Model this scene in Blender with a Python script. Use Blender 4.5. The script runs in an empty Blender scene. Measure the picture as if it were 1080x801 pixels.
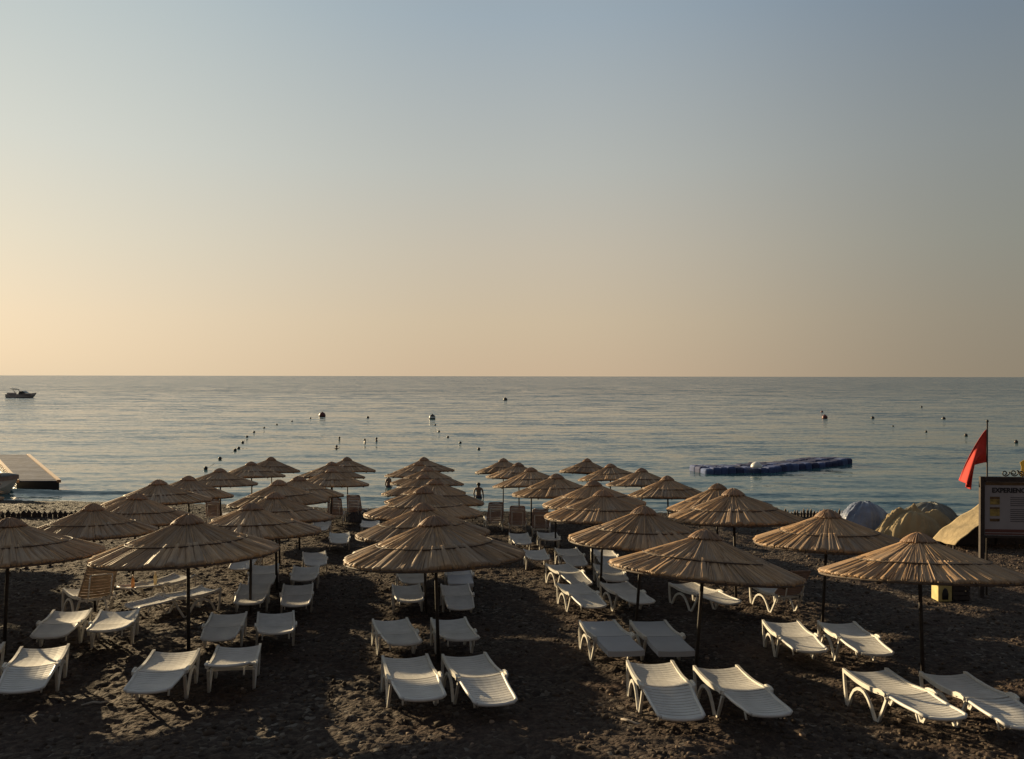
import bpy, bmesh, math, random
import numpy as np
from mathutils import Vector, Matrix

R = math.radians
PI = math.pi
scene = bpy.context.scene
col = scene.collection
random.seed(7)
rng = np.random.default_rng(7)

# ---------------------------------------------------------------- camera
F = 812.0                    # focal length in photo pixels (1080 wide)
CAM_Z = 6.42                 # above the sea
cam_d = bpy.data.cameras.new('camera')
cam = bpy.data.objects.new('camera', cam_d)
col.objects.link(cam)
cam_d.sensor_width = 36.0
cam_d.lens = F / 1080 * 36.0
cam_d.clip_start = 0.1
cam_d.clip_end = 90000
PITCH = math.atan2(3.5, F)
cam.rotation_euler = (PI / 2 - PITCH, R(-0.10), 0)
cam.location = (0, 0, CAM_Z)
scene.camera = cam


# ---------------------------------------------------------------- terrain
def sp(v):
    return np.where(v > 30, v, np.log1p(np.exp(np.minimum(v, 30))))


def drop(x, y):
    """how far the beach lies under the camera's height"""
    ye = y + np.where(x > 0, 0.045, 0.11) * x
    g = 3.965 + 0.067 * ye - 0.063 * 1.5 * sp((14.7 - ye) / 1.5)
    # the bed falls faster under water, and the terrace behind is level
    g = g + 0.16 * 0.8 * sp((ye - 38.2) / 0.8)
    g = np.maximum(g, 3.2 - 0.0 * ye)
    return g


def gz(x, y):
    return CAM_Z - float(drop(np.float64(x), np.float64(y)))


def ray(px, py):
    u = (px - 540.0) / F
    v = (py - 397.0) / F
    return u, v


def at(px, py, h=0.0):
    """world x, y of what the photo shows at px, py standing h above the beach"""
    u, v = ray(px, py)
    lo, hi = 4.0, 80.0
    for _ in range(60):
        m = (lo + hi) / 2
        if float(drop(u * m, m)) - h > v * m:
            lo = m
        else:
            hi = m
    return u * lo, lo


def at_sea(px, py, h=0.0):
    u, v = ray(px, py)
    d = (CAM_Z - h) / v
    return u * d, d


# ---------------------------------------------------------------- noise
def vnoise(x, y, seed=0):
    xi = np.floor(x).astype(np.int64)
    yi = np.floor(y).astype(np.int64)
    fx = x - xi
    fy = y - yi
    fx = fx * fx * (3 - 2 * fx)
    fy = fy * fy * (3 - 2 * fy)

    def h(a, b):
        n = (a * 374761393 + b * 668265263 + seed * 974634721) & 0xFFFFFFFF
        n = ((n ^ (n >> 13)) * 1274126177) & 0xFFFFFFFF
        n = n ^ (n >> 16)
        return (n & 0xFFFF) / 65535.0
    a = h(xi, yi); b = h(xi + 1, yi); c = h(xi, yi + 1); d = h(xi + 1, yi + 1)
    return (a * (1 - fx) + b * fx) * (1 - fy) + (c * (1 - fx) + d * fx) * fy - 0.5


# ---------------------------------------------------------------- materials
def mat(name, color, rough=0.6, metallic=0.0, noise=None, bump=None, spec=0.5):
    """noise: (scale, amount, stretch) value variation; bump: (scale, strength, distance)"""
    m = bpy.data.materials.new(name)
    m.use_nodes = True
    nt = m.node_tree
    b = nt.nodes['Principled BSDF']
    b.inputs['Base Color'].default_value = (*color, 1)
    b.inputs['Roughness'].default_value = rough
    b.inputs['Metallic'].default_value = metallic
    b.inputs['Specular IOR Level'].default_value = spec
    tc = nt.nodes.new('ShaderNodeTexCoord')
    if noise:
        sc, amt = noise[0], noise[1]
        n = nt.nodes.new('ShaderNodeTexNoise')
        n.inputs['Scale'].default_value = sc
        n.inputs['Detail'].default_value = 6
        nt.links.new(tc.outputs['Object'], n.inputs['Vector'])
        r = nt.nodes.new('ShaderNodeValToRGB')
        r.color_ramp.elements[0].position = 0.3
        r.color_ramp.elements[1].position = 0.7
        r.color_ramp.elements[0].color = (*[c * (1 - amt) for c in color], 1)
        r.color_ramp.elements[1].color = (*[min(1, c * (1 + amt)) for c in color], 1)
        nt.links.new(n.outputs['Fac'], r.inputs['Fac'])
        nt.links.new(r.outputs['Color'], b.inputs['Base Color'])
    if bump:
        n = nt.nodes.new('ShaderNodeTexNoise')
        n.inputs['Scale'].default_value = bump[0]
        n.inputs['Detail'].default_value = 5
        nt.links.new(tc.outputs['Object'], n.inputs['Vector'])
        bp = nt.nodes.new('ShaderNodeBump')
        bp.inputs['Strength'].default_value = bump[1]
        bp.inputs['Distance'].default_value = bump[2]
        nt.links.new(n.outputs['Fac'], bp.inputs['Height'])
        nt.links.new(bp.outputs['Normal'], b.inputs['Normal'])
    return m


def mix_rgb(nt, a, b, fac, mode='MIX'):
    n = nt.nodes.new('ShaderNodeMix')
    n.data_type = 'RGBA'
    n.blend_type = mode
    for key, v in ((0, fac), (6, a), (7, b)):
        if hasattr(v, 'is_linked') or hasattr(v, 'links'):
            nt.links.new(v, n.inputs[key])
        elif key == 0:
            n.inputs[0].default_value = v
        else:
            n.inputs[key].default_value = (*v, 1)
    return n.outputs[2]


def math_n(nt, op, a, b=None, c=None, clamp=False):
    n = nt.nodes.new('ShaderNodeMath')
    n.operation = op
    n.use_clamp = clamp
    for i, v in enumerate((a, b, c)):
        if v is None:
            continue
        if hasattr(v, 'links'):
            nt.links.new(v, n.inputs[i])
        else:
            n.inputs[i].default_value = v
    return n.outputs[0]


def ramp(nt, fac, stops):
    n = nt.nodes.new('ShaderNodeValToRGB')
    e = n.color_ramp.elements
    while len(e) < len(stops):
        e.new(0.5)
    for el, (p, c) in zip(e, stops):
        el.position = p
        el.color = (*c, 1)
    nt.links.new(fac, n.inputs['Fac'])
    return n.outputs['Color']


def noise_n(nt, vec, scale, detail=4, rough=0.5, stretch=None):
    if stretch:
        mp = nt.nodes.new('ShaderNodeMapping')
        mp.inputs['Scale'].default_value = stretch
        nt.links.new(vec, mp.inputs['Vector'])
        vec = mp.outputs['Vector']
    n = nt.nodes.new('ShaderNodeTexNoise')
    n.inputs['Scale'].default_value = scale
    n.inputs['Detail'].default_value = detail
    n.inputs['Roughness'].default_value = rough
    nt.links.new(vec, n.inputs['Vector'])
    return n.outputs['Fac']


def s2l(*c):
    return tuple(((v / 255) / 12.92 if v / 255 <= 0.04045 else ((v / 255 + 0.055) / 1.055) ** 2.4) for v in c)


# reed thatch: tone per bundle from a colour attribute, thin reeds as bump
def reed_material(name, base):
    m = bpy.data.materials.new(name)
    m.use_nodes = True
    nt = m.node_tree
    b = nt.nodes['Principled BSDF']
    b.inputs['Roughness'].default_value = 0.62
    b.inputs['Specular IOR Level'].default_value = 0.3
    at_ = nt.nodes.new('ShaderNodeAttribute')
    at_.attribute_name = 'tone'
    uv = nt.nodes.new('ShaderNodeUVMap')
    uv.uv_map = 'reed'
    # u runs round the parasol, v down the reed
    n1 = noise_n(nt, uv.outputs['UV'], 1.0, 3, 0.6, (260, 5, 1))
    n2 = noise_n(nt, uv.outputs['UV'], 1.0, 4, 0.6, (40, 3, 1))
    val = math_n(nt, 'MULTIPLY_ADD', n1, 1.3, 0.38)
    val = math_n(nt, 'MULTIPLY', val, math_n(nt, 'MULTIPLY_ADD', n2, 1.0, 0.5))
    info = nt.nodes.new('ShaderNodeObjectInfo')
    val = math_n(nt, 'MULTIPLY', val, math_n(nt, 'MULTIPLY_ADD', info.outputs['Random'], 0.35, 0.83))
    c = mix_rgb(nt, at_.outputs['Color'], base, 1.0, 'MULTIPLY')
    v3 = nt.nodes.new('ShaderNodeCombineColor')
    for i in range(3):
        nt.links.new(val, v3.inputs[i])
    c = mix_rgb(nt, c, v3.outputs['Color'], 1.0, 'MULTIPLY')
    # weathered greyer patches
    n3 = noise_n(nt, uv.outputs['UV'], 1.0, 3, 0.6, (9, 2.2, 1))
    grey = tuple(0.75 * sum(base) / 3 for _ in range(3))
    c = mix_rgb(nt, c, grey, math_n(nt, 'MULTIPLY_ADD', n3, 1.6, -0.62, clamp=True))
    nt.links.new(c, b.inputs['Base Color'])
    bp = nt.nodes.new('ShaderNodeBump')
    bp.inputs['Strength'].default_value = 0.8
    bp.inputs['Distance'].default_value = 0.012
    nt.links.new(n1, bp.inputs['Height'])
    nt.links.new(bp.outputs['Normal'], b.inputs['Normal'])
    return m


M = {}
M['reed'] = reed_material('reed_thatch', (0.37, 0.228, 0.116))
M['reed_cap'] = reed_material('reed_cap', (0.33, 0.195, 0.11))
M['pole'] = mat('dark_pole_wood', (0.028, 0.021, 0.018), 0.7, noise=(14, 0.4), bump=(30, 0.4, 0.01))
M['batten'] = mat('dark_batten', (0.07, 0.045, 0.03), 0.75, noise=(20, 0.4))
M['plastic'] = mat('white_resin', (0.66, 0.63, 0.57), 0.42, noise=(5, 0.10), bump=(60, 0.08, 0.004))
M['sling'] = mat('white_slats', (0.62, 0.60, 0.57), 0.5, noise=(4, 0.13), bump=(40, 0.1, 0.004))
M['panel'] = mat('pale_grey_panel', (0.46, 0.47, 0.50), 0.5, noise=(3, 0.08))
M['tan_slats'] = mat('tan_slats', (0.42, 0.31, 0.22), 0.55, noise=(6, 0.15))
M['brown_slats'] = mat('brown_slats', (0.36, 0.25, 0.21), 0.6, noise=(6, 0.2))
M['wood'] = mat('weathered_wood', (0.16, 0.11, 0.075), 0.8, noise=(9, 0.35), bump=(25, 0.4, 0.01))
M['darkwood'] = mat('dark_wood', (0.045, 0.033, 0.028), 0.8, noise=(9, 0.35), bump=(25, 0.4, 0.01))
M['black'] = mat('black_metal', (0.018, 0.018, 0.02), 0.5)
M['red'] = mat('red_cloth', (0.62, 0.045, 0.03), 0.8, noise=(8, 0.12))
M['yellow'] = mat('yellow_cloth', (0.72, 0.47, 0.06), 0.75, noise=(8, 0.1))
M['skin'] = mat('skin', (0.20, 0.115, 0.075), 0.55)
M['hair'] = mat('dark_hair', (0.02, 0.014, 0.01), 0.6)
M['swim'] = mat('dark_swimwear', (0.03, 0.03, 0.05), 0.7)
M['white'] = mat('white_paint', (0.72, 0.71, 0.68), 0.35, noise=(3, 0.06))
M['glass'] = mat('dark_glass', (0.02, 0.025, 0.03), 0.08)


# ---------------------------------------------------------------- mesh builder
class MB:
    def __init__(self):
        self.v = []
        self.f = []
        self.smooth = []

    def add(self, vs, fs, smooth=False):
        o = len(self.v)
        self.v += [tuple(p) for p in vs]
        self.f += [tuple(i + o for i in f) for f in fs]
        self.smooth += [smooth] * len(fs)
        return o

    def box(self, c, s, rot=None, bev=0.0):
        hx, hy, hz = s[0] / 2, s[1] / 2, s[2] / 2
        if bev > 0:
            bm = bmesh.new()
            bmesh.ops.create_cube(bm, size=1)
            bmesh.ops.scale(bm, vec=s, verts=bm.verts)
            bmesh.ops.bevel(bm, geom=bm.edges[:], offset=bev, segments=2, affect='EDGES', profile=0.5)
            bm.verts.ensure_lookup_table()
            vs = [v.co.copy() for v in bm.verts]
            fs = [[v.index for v in f.verts] for f in bm.faces]
            bm.free()
        else:
            vs = [Vector((x * hx, y * hy, z * hz)) for x in (-1, 1) for y in (-1, 1) for z in (-1, 1)]
            fs = [(0, 1, 3, 2), (4, 6, 7, 5), (0, 4, 5, 1), (2, 3, 7, 6), (0, 2, 6, 4), (1, 5, 7, 3)]
        if rot is not None:
            vs = [rot @ v for v in vs]
        self.add([v + Vector(c) for v in vs], fs, False)

    def tube(self, pts, rad, n=8, cap=True, flat=None):
        """round tube along pts; rad a number or a list"""
        pts = [Vector(p) for p in pts]
        if not isinstance(rad, (list, tuple)):
            rad = [rad] * len(pts)
        rings = []
        prev = None
        for i, p in enumerate(pts):
            t = (pts[min(i + 1, len(pts) - 1)] - pts[max(i - 1, 0)]).normalized()
            if prev is None:
                a = Vector((0, 0, 1)) if abs(t.z) < 0.9 else Vector((1, 0, 0))
                u = t.cross(a).normalized()
            else:
                u = (prev - t * prev.dot(t)).normalized()
            prev = u
            w = t.cross(u)
            rings.append([p + (u * math.cos(k * 2 * PI / n) + w * math.sin(k * 2 * PI / n)) * rad[i] for k in range(n)])
        vs = [q for r in rings for q in r]
        fs = []
        for i in range(len(rings) - 1):
            for k in range(n):
                a = i * n + k; b = i * n + (k + 1) % n
                fs.append((a, b, b + n, a + n))
        if cap:
            fs.append(tuple(range(n - 1, -1, -1)))
            fs.append(tuple((len(rings) - 1) * n + k for k in range(n)))
        self.add(vs, fs, True)

    def band(self, pts, x0, x1, w):
        """flat bar in the y,z plane between x0 and x1 along pts [(y,z)]; w width (number or list)"""
        n = len(pts)
        if not isinstance(w, (list, tuple)):
            w = [w] * n
        vs = []
        for i, (y, z) in enumerate(pts):
            y0, z0 = pts[max(i - 1, 0)]
            y1, z1 = pts[min(i + 1, n - 1)]
            l = math.hypot(y1 - y0, z1 - z0) or 1
            ny, nz = -(z1 - z0) / l, (y1 - y0) / l
            h = w[i] / 2
            vs += [(x0, y + ny * h, z + nz * h), (x1, y + ny * h, z + nz * h), (x1, y - ny * h, z - nz * h), (x0, y - ny * h, z - nz * h)]
        fs = []
        for i in range(n - 1):
            for k in range(4):
                a = i * 4 + k; b = i * 4 + (k + 1) % 4
                fs.append((a, b, b + 4, a + 4))
        fs.append((3, 2, 1, 0))
        fs.append(tuple((n - 1) * 4 + k for k in range(4)))
        self.add(vs, fs, False)

    def lathe(self, prof, n=16, c=(0, 0, 0), smooth=True):
        vs = []
        for r, z in prof:
            vs += [(c[0] + r * math.cos(k * 2 * PI / n), c[1] + r * math.sin(k * 2 * PI / n), c[2] + z) for k in range(n)]
        fs = []
        for i in range(len(prof) - 1):
            for k in range(n):
                a = i * n + k; b = i * n + (k + 1) % n
                fs.append((a, b, b + n, a + n))
        fs.append(tuple(range(n - 1, -1, -1)))
        fs.append(tuple((len(prof) - 1) * n + k for k in range(n)))
        self.add(vs, fs, smooth)

    def mesh(self, name, m):
        me = bpy.data.meshes.new(name)
        me.from_pydata(self.v, [], self.f)
        me.polygons.foreach_set('use_smooth', self.smooth)
        me.materials.append(m)
        me.update()
        bm = bmesh.new()
        bm.from_mesh(me)
        bmesh.ops.recalc_face_normals(bm, faces=bm.faces)
        bm.to_mesh(me)
        bm.free()
        return me

    def build(self, name, m, parent=None):
        o = bpy.data.objects.new(name, self.mesh(name, m))
        col.objects.link(o)
        if parent is not None:
            o.parent = parent
        return o


def link(name, me, parent=None):
    o = bpy.data.objects.new(name, me)
    col.objects.link(o)
    if parent is not None:
        o.parent = parent
    return o


def empty(name, loc=(0, 0, 0)):
    o = bpy.data.objects.new(name, None)
    o.empty_display_size = 0.2
    col.objects.link(o)
    o.location = loc
    return o


def tag(o, label, cat, group=None):
    o['label'] = label
    o['category'] = cat
    if group:
        o['group'] = group
    return o


KIDS = {}


def kids(o):
    return [c for c in bpy.data.objects if c.parent == o]


def copy_tree(o, parent=None):
    if o.name not in KIDS:
        KIDS[o.name] = kids(o)
    c = o.copy()
    col.objects.link(c)
    c.parent = parent
    for ch in KIDS[o.name]:
        copy_tree(ch, c)
    return c


# ---------------------------------------------------------------- ground
def grid_mesh(name, X, Y, Z, m, smooth=True):
    ny, nx = X.shape
    me = bpy.data.meshes.new(name)
    co = np.stack([X, Y, Z], -1).reshape(-1, 3)
    idx = np.arange(ny * nx).reshape(ny, nx)
    q = np.stack([idx[:-1, :-1], idx[:-1, 1:], idx[1:, 1:], idx[1:, :-1]], -1).reshape(-1, 4)
    me.vertices.add(len(co))
    me.vertices.foreach_set('co', co.ravel())
    me.loops.add(q.size)
    me.loops.foreach_set('vertex_index', q.ravel())
    me.polygons.add(len(q))
    me.polygons.foreach_set('loop_start', np.arange(0, q.size, 4))
    me.polygons.foreach_set('use_smooth', np.full(len(q), smooth))
    me.materials.append(m)
    me.update()
    me.validate()
    return me


def ground_material():
    m = bpy.data.materials.new('pebbly_dark_sand')
    m.use_nodes = True
    nt = m.node_tree
    b = nt.nodes['Principled BSDF']
    geo = nt.nodes.new('ShaderNodeNewGeometry')
    pos = geo.outputs['Position']
    n1 = noise_n(nt, pos, 0.6, 5, 0.6)
    n2 = noise_n(nt, pos, 9.0, 6, 0.7)
    vo = nt.nodes.new('ShaderNodeTexVoronoi')
    vo.inputs['Scale'].default_value = 16
    nt.links.new(pos, vo.inputs['Vector'])
    sep = nt.nodes.new('ShaderNodeSeparateColor')
    nt.links.new(vo.outputs['Color'], sep.inputs['Color'])
    c = ramp(nt, n2, [(0.3, (0.042, 0.032, 0.028)), (0.5, (0.068, 0.049, 0.041)), (0.72, (0.112, 0.079, 0.063))])
    peb = ramp(nt, sep.outputs[0], [(0.0, (0.03, 0.026, 0.025)), (0.6, (0.075, 0.062, 0.053)), (0.93, (0.13, 0.11, 0.09)), (1.0, (0.26, 0.24, 0.21))])
    c = mix_rgb(nt, c, peb, math_n(nt, 'MULTIPLY_ADD', n1, 2.4, -0.75, clamp=True))
    # wet strip beside the water
    sepx = nt.nodes.new('ShaderNodeSeparateXYZ')
    nt.links.new(pos, sepx.inputs['Vector'])
    wet = nt.nodes.new('ShaderNodeMapRange')
    wet.inputs['From Min'].default_value = 0.62
    wet.inputs['From Max'].default_value = 0.22
    nt.links.new(sepx.outputs['Z'], wet.inputs['Value'])
    c = mix_rgb(nt, c, (0.018, 0.016, 0.015), math_n(nt, 'MULTIPLY', wet.outputs[0], 0.7))
    nt.links.new(c, b.inputs['Base Color'])
    rg = nt.nodes.new('ShaderNodeMapRange')
    rg.inputs['To Min'].default_value = 0.85
    rg.inputs['To Max'].default_value = 0.7
    nt.links.new(wet.outputs[0], rg.inputs['Value'])
    nt.links.new(rg.outputs[0], b.inputs['Roughness'])
    b.inputs['Specular IOR Level'].default_value = 0.06
    hsum = math_n(nt, 'MULTIPLY_ADD', vo.outputs['Distance'], -0.8, n2)
    bp = nt.nodes.new('ShaderNodeBump')
    bp.inputs['Strength'].default_value = 0.9
    bp.inputs['Distance'].default_value = 0.05
    nt.links.new(hsum, bp.inputs['Height'])
    nt.links.new(bp.outputs['Normal'], b.inputs['Normal'])
    return m


def lumps(X, Y):
    """footprints and heaps in the loose shingle"""
    z = 0.10 * vnoise(X * 0.33, Y * 0.33, 1)
    z += 0.05 * vnoise(X * 1.1, Y * 1.3, 2)
    # trodden hollows: sharp-edged dents
    a = vnoise(X * 2.6 + 3 * vnoise(X * 0.8, Y * 0.8, 11), Y * 3.2, 3)
    z += -0.075 * np.maximum(0, np.abs(a) - 0.16)
    z += 0.042 * vnoise(X * 6.0, Y * 7.5, 4)
    cl_ = vnoise(X * 9.0, Y * 11.0, 14)
    z += 0.05 * np.maximum(0, cl_ - 0.12) * (0.5 + vnoise(X * 0.9, Y * 0.9, 15))
    z += 0.030 * vnoise(X * 13.0, Y * 15.0, 5)
    z += 0.012 * vnoise(X * 29.0, Y * 29.0, 6)
    return z


rows = [-60, -30, -14, -8, -4, 0, 2, 4, 5.5, 6.5]
y = 7.0
while y < 42:
    rows.append(y)
    y += 0.030 + 0.0022 * (y - 7)
rows += [43, 45, 47, 50, 60, 80]
rows = np.array(rows)
ud = np.linspace(-0.62, 0.62, 760)
us = np.concatenate([[-30, -8, -3, -1.6, -1.1, -0.85, -0.75, -0.68], ud, [0.68, 0.75, 0.85, 1.1, 1.6, 3, 8, 30]])
fan = np.maximum(rows + 12, 14)
X = us[None, :] * fan[:, None]
Y = np.repeat(rows[:, None], len(us), 1)
Z = CAM_Z - drop(X, Y)
fade = np.clip((38.5 - (Y + np.where(X > 0, 0.045, 0.11) * X)) / 3.0, 0.0, 1)
Z = Z + lumps(X, Y) * (0.25 + 0.75 * fade)
g_o = link('ground', grid_mesh('ground', X, Y, Z, ground_material()))
g_o['kind'] = 'structure'

# loose stones lying on the shingle: uncountable, one object
base = bmesh.new()
bmesh.ops.create_icosphere(base, subdivisions=1, radius=1)
base.verts.ensure_lookup_table()
bv = np.array([v.co[:] for v in base.verts])
bf = np.array([[v.index for v in f.verts] for f in base.faces])
base.free()
NS = 15000
yy = 7.5 + 29.5 * rng.random(NS) ** 1.9
xx = (rng.random(NS) * 2 - 1) * (yy * 0.75 + 2)
cl = vnoise(xx * 0.5, yy * 0.5, 21) + 0.5
keep = rng.random(NS) < cl * 1.5
xx, yy = xx[keep], yy[keep]
NS = len(xx)
size = 0.012 + 0.026 * rng.random(NS) ** 3 + 0.0006 * yy + 0.035 * (rng.random(NS) > 0.93) * rng.random(NS)
zz = CAM_Z - drop(xx, yy) + lumps(xx, yy)
V = []
ang = rng.random(NS) * 2 * PI
asp = 0.6 + 0.6 * rng.random((NS, 3)) * np.array([1.3, 1, 0.5])
jit = 1 + 0.25 * (rng.random((NS, len(bv), 1)) - 0.5)
P = bv[None] * jit * asp[:, None, :] * size[:, None, None]
c_, s_ = np.cos(ang)[:, None], np.sin(ang)[:, None]
P = np.stack([P[..., 0] * c_ - P[..., 1] * s_, P[..., 0] * s_ + P[..., 1] * c_, P[..., 2]], -1)
P += np.stack([xx, yy, zz + size * 0.15], -1)[:, None, :]
FF = (bf[None] + (np.arange(NS) * len(bv))[:, None, None]).reshape(-1, 3)
me = bpy.data.meshes.new('pebbles')
me.vertices.add(P.shape[0] * P.shape[1])
me.vertices.foreach_set('co', P.ravel())
me.loops.add(FF.size)
me.loops.foreach_set('vertex_index', FF.ravel())
me.polygons.add(len(FF))
me.polygons.foreach_set('loop_start', np.arange(0, FF.size, 3))
me.update()
tone = np.repeat((0.5 + 1.0 * rng.random(NS) ** 2 + 1.8 * (rng.random(NS) > 0.97)), len(bv))
ca = me.color_attributes.new('tone', 'FLOAT_COLOR', 'POINT')
ca.data.foreach_set('color', np.stack([tone, tone * 0.96, tone * 0.9, np.ones_like(tone)], -1).ravel())
pm = bpy.data.materials.new('beach_stone')
pm.use_nodes = True
nt = pm.node_tree
an = nt.nodes.new('ShaderNodeAttribute')
an.attribute_name = 'tone'
nt.links.new(mix_rgb(nt, an.outputs['Color'], (0.098, 0.076, 0.062), 1.0, 'MULTIPLY'), nt.nodes['Principled BSDF'].inputs['Base Color'])
nt.nodes['Principled BSDF'].inputs['Roughness'].default_value = 0.85
nt.nodes['Principled BSDF'].inputs['Specular IOR Level'].default_value = 0.15
me.materials.append(pm)
po = link('pebbles', me)
po['kind'] = 'stuff'
po['label'] = 'loose pebbles strewn over the dark trodden beach'


# ---------------------------------------------------------------- sea
def sea_material():
    m = bpy.data.materials.new('sea_water')
    m.use_nodes = True
    nt = m.node_tree
    b = nt.nodes['Principled BSDF']
    geo = nt.nodes.new('ShaderNodeNewGeometry')
    pos = geo.outputs['Position']
    b.inputs['IOR'].default_value = 1.333
    b.inputs['Base Color'].default_value = (0.018, 0.085, 0.115, 1)
    b.inputs['Roughness'].default_value = 0.10

    def nvec(scale, detail, rough):
        mp = nt.nodes.new('ShaderNodeMapping')
        mp.inputs['Scale'].default_value = scale
        nt.links.new(pos, mp.inputs['Vector'])
        n = nt.nodes.new('ShaderNodeTexNoise')
        n.inputs['Scale'].default_value = 1
        n.inputs['Detail'].default_value = detail
        n.inputs['Roughness'].default_value = rough
        nt.links.new(mp.outputs['Vector'], n.inputs['Vector'])
        v = nt.nodes.new('ShaderNodeVectorMath')
        v.operation = 'SUBTRACT'
        nt.links.new(n.outputs['Color'], v.inputs[0])
        v.inputs[1].default_value = (0.5, 0.5, 0.5)
        return v.outputs[0]

    def scl(v, k):
        n = nt.nodes.new('ShaderNodeVectorMath')
        n.operation = 'MULTIPLY'
        nt.links.new(v, n.inputs[0])
        n.inputs[1].default_value = k
        return n.outputs[0]

    def add(a, c):
        n = nt.nodes.new('ShaderNodeVectorMath')
        n.operation = 'ADD'
        nt.links.new(a, n.inputs[0])
        nt.links.new(c, n.inputs[1])
        return n.outputs[0]
    # ripples of three sizes tilt the surface
    tilt = scl(nvec((0.25, 1.1, 1), 3, 0.55), (0.2, 0.8, 0))
    tilt = add(tilt, scl(nvec((1.8, 4.5, 1), 4, 0.6), (0.45, 0.95, 0)))
    tilt = add(tilt, scl(nvec((0.05, 0.22, 1), 3, 0.5), (0.08, 0.45, 0)))
    # wavelets run to the shore, steeper on their landward face
    lee = nt.nodes.new('ShaderNodeVectorMath')
    lee.operation = 'ADD'
    nt.links.new(tilt, lee.inputs[0])
    lee.inputs[1].default_value = (0, -0.065, 0)
    tilt = lee.outputs[0]
    # calm slicks between wind-ruffled stretches, more ruffled offshore
    slick = noise_n(nt, pos, 1.0, 5, 0.6, (0.010, 0.045, 1))
    slick2 = noise_n(nt, pos, 1.0, 4, 0.6, (0.0016, 0.011, 1))
    sy = nt.nodes.new('ShaderNodeSeparateXYZ')
    nt.links.new(pos, sy.inputs['Vector'])
    off = nt.nodes.new('ShaderNodeMapRange')
    off.inputs['From Min'].default_value = 70
    off.inputs['From Max'].default_value = 320
    nt.links.new(sy.outputs['Y'], off.inputs['Value'])
    sl = math_n(nt, 'ADD', slick, slick2)
    amp = math_n(nt, 'MULTIPLY_ADD', sl, 3.2, -2.55, clamp=True)
    amp = math_n(nt, 'MULTIPLY_ADD', amp, 0.42, 0.24)
    amp = math_n(nt, 'MULTIPLY_ADD', off.outputs[0], 1.25, amp)
    v = nt.nodes.new('ShaderNodeVectorMath')
    v.operation = 'SCALE'
    nt.links.new(tilt, v.inputs[0])
    nt.links.new(amp, v.inputs['Scale'])
    nn = nt.nodes.new('ShaderNodeVectorMath')
    nn.operation = 'NORMALIZE'
    nt.links.new(add(v.outputs[0], geo.outputs['Normal']), nn.inputs[0])
    nt.links.new(nn.outputs[0], b.inputs['Normal'])
    # foam where the water runs up the shingle
    kx = math_n(nt, 'MULTIPLY_ADD', math_n(nt, 'MINIMUM', sy.outputs['X'], 0.0), 0.065, math_n(nt, 'MULTIPLY_ADD', sy.outputs['X'], 0.045, sy.outputs['Y']))
    wob = noise_n(nt, pos, 1.0, 4, 0.6, (0.35, 0.05, 1))
    dsh = math_n(nt, 'SUBTRACT', kx, math_n(nt, 'MULTIPLY_ADD', wob, 2.2, 36.0))
    band = math_n(nt, 'SUBTRACT', 1.0, math_n(nt, 'MULTIPLY', math_n(nt, 'ABSOLUTE', dsh), 1.9), clamp=True)
    fo = noise_n(nt, pos, 1.0, 5, 0.7, (2.2, 4.5, 1))
    fm = math_n(nt, 'MULTIPLY_ADD', math_n(nt, 'MULTIPLY', band, fo), 4.0, -1.35, clamp=True)
    nt.links.new(mix_rgb(nt, (0.045, 0.112, 0.130), (0.62, 0.62, 0.60), fm), b.inputs['Base Color'])
    nt.links.new(math_n(nt, 'MULTIPLY_ADD', fm, 0.6, 0.1), b.inputs['Roughness'])
    return m


srows = list(np.arange(35.0, 60, 0.20)) + list(np.arange(60, 120, 0.8))
y = 120
while y < 60000:
    srows.append(y)
    y *= 1.12
srows = np.array(srows)
su = np.concatenate([[-60, -20, -6, -3], np.linspace(-1.4, 1.4, 420), [3, 6, 20, 60]])
SX = su[None] * np.maximum(srows, 36)[:, None]
SY = np.repeat(srows[:, None], len(su), 1)
fd = np.clip((140 - SY) / 90, 0, 1)
SZ = fd * (0.12 * vnoise(SX * 0.07, SY * 0.45, 31) + 0.05 * vnoise(SX * 0.3, SY * 1.1, 32))
# a low swell standing up before the beach, strongest to the left
sw = np.exp(-((SY + np.where(SX > 0, 0.045, 0.10) * SX - 39.7 - 0.8 * vnoise(SX * 0.12, SX * 0 + 2, 33)) / 0.42) ** 2)
SZ = SZ + 0.22 * sw * np.clip(0.55 + 1.0 * vnoise(SX * 0.06, SX * 0 + 7, 34) - 0.015 * SX, 0.05, 1.1)
sea = link('sea', grid_mesh('sea', SX, SY, SZ, sea_material()))
sea['kind'] = 'structure'

# ---------------------------------------------------------------- reed parasols
PR, PH = 1.40, 2.42          # radius and height of the pattern parasol


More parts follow.
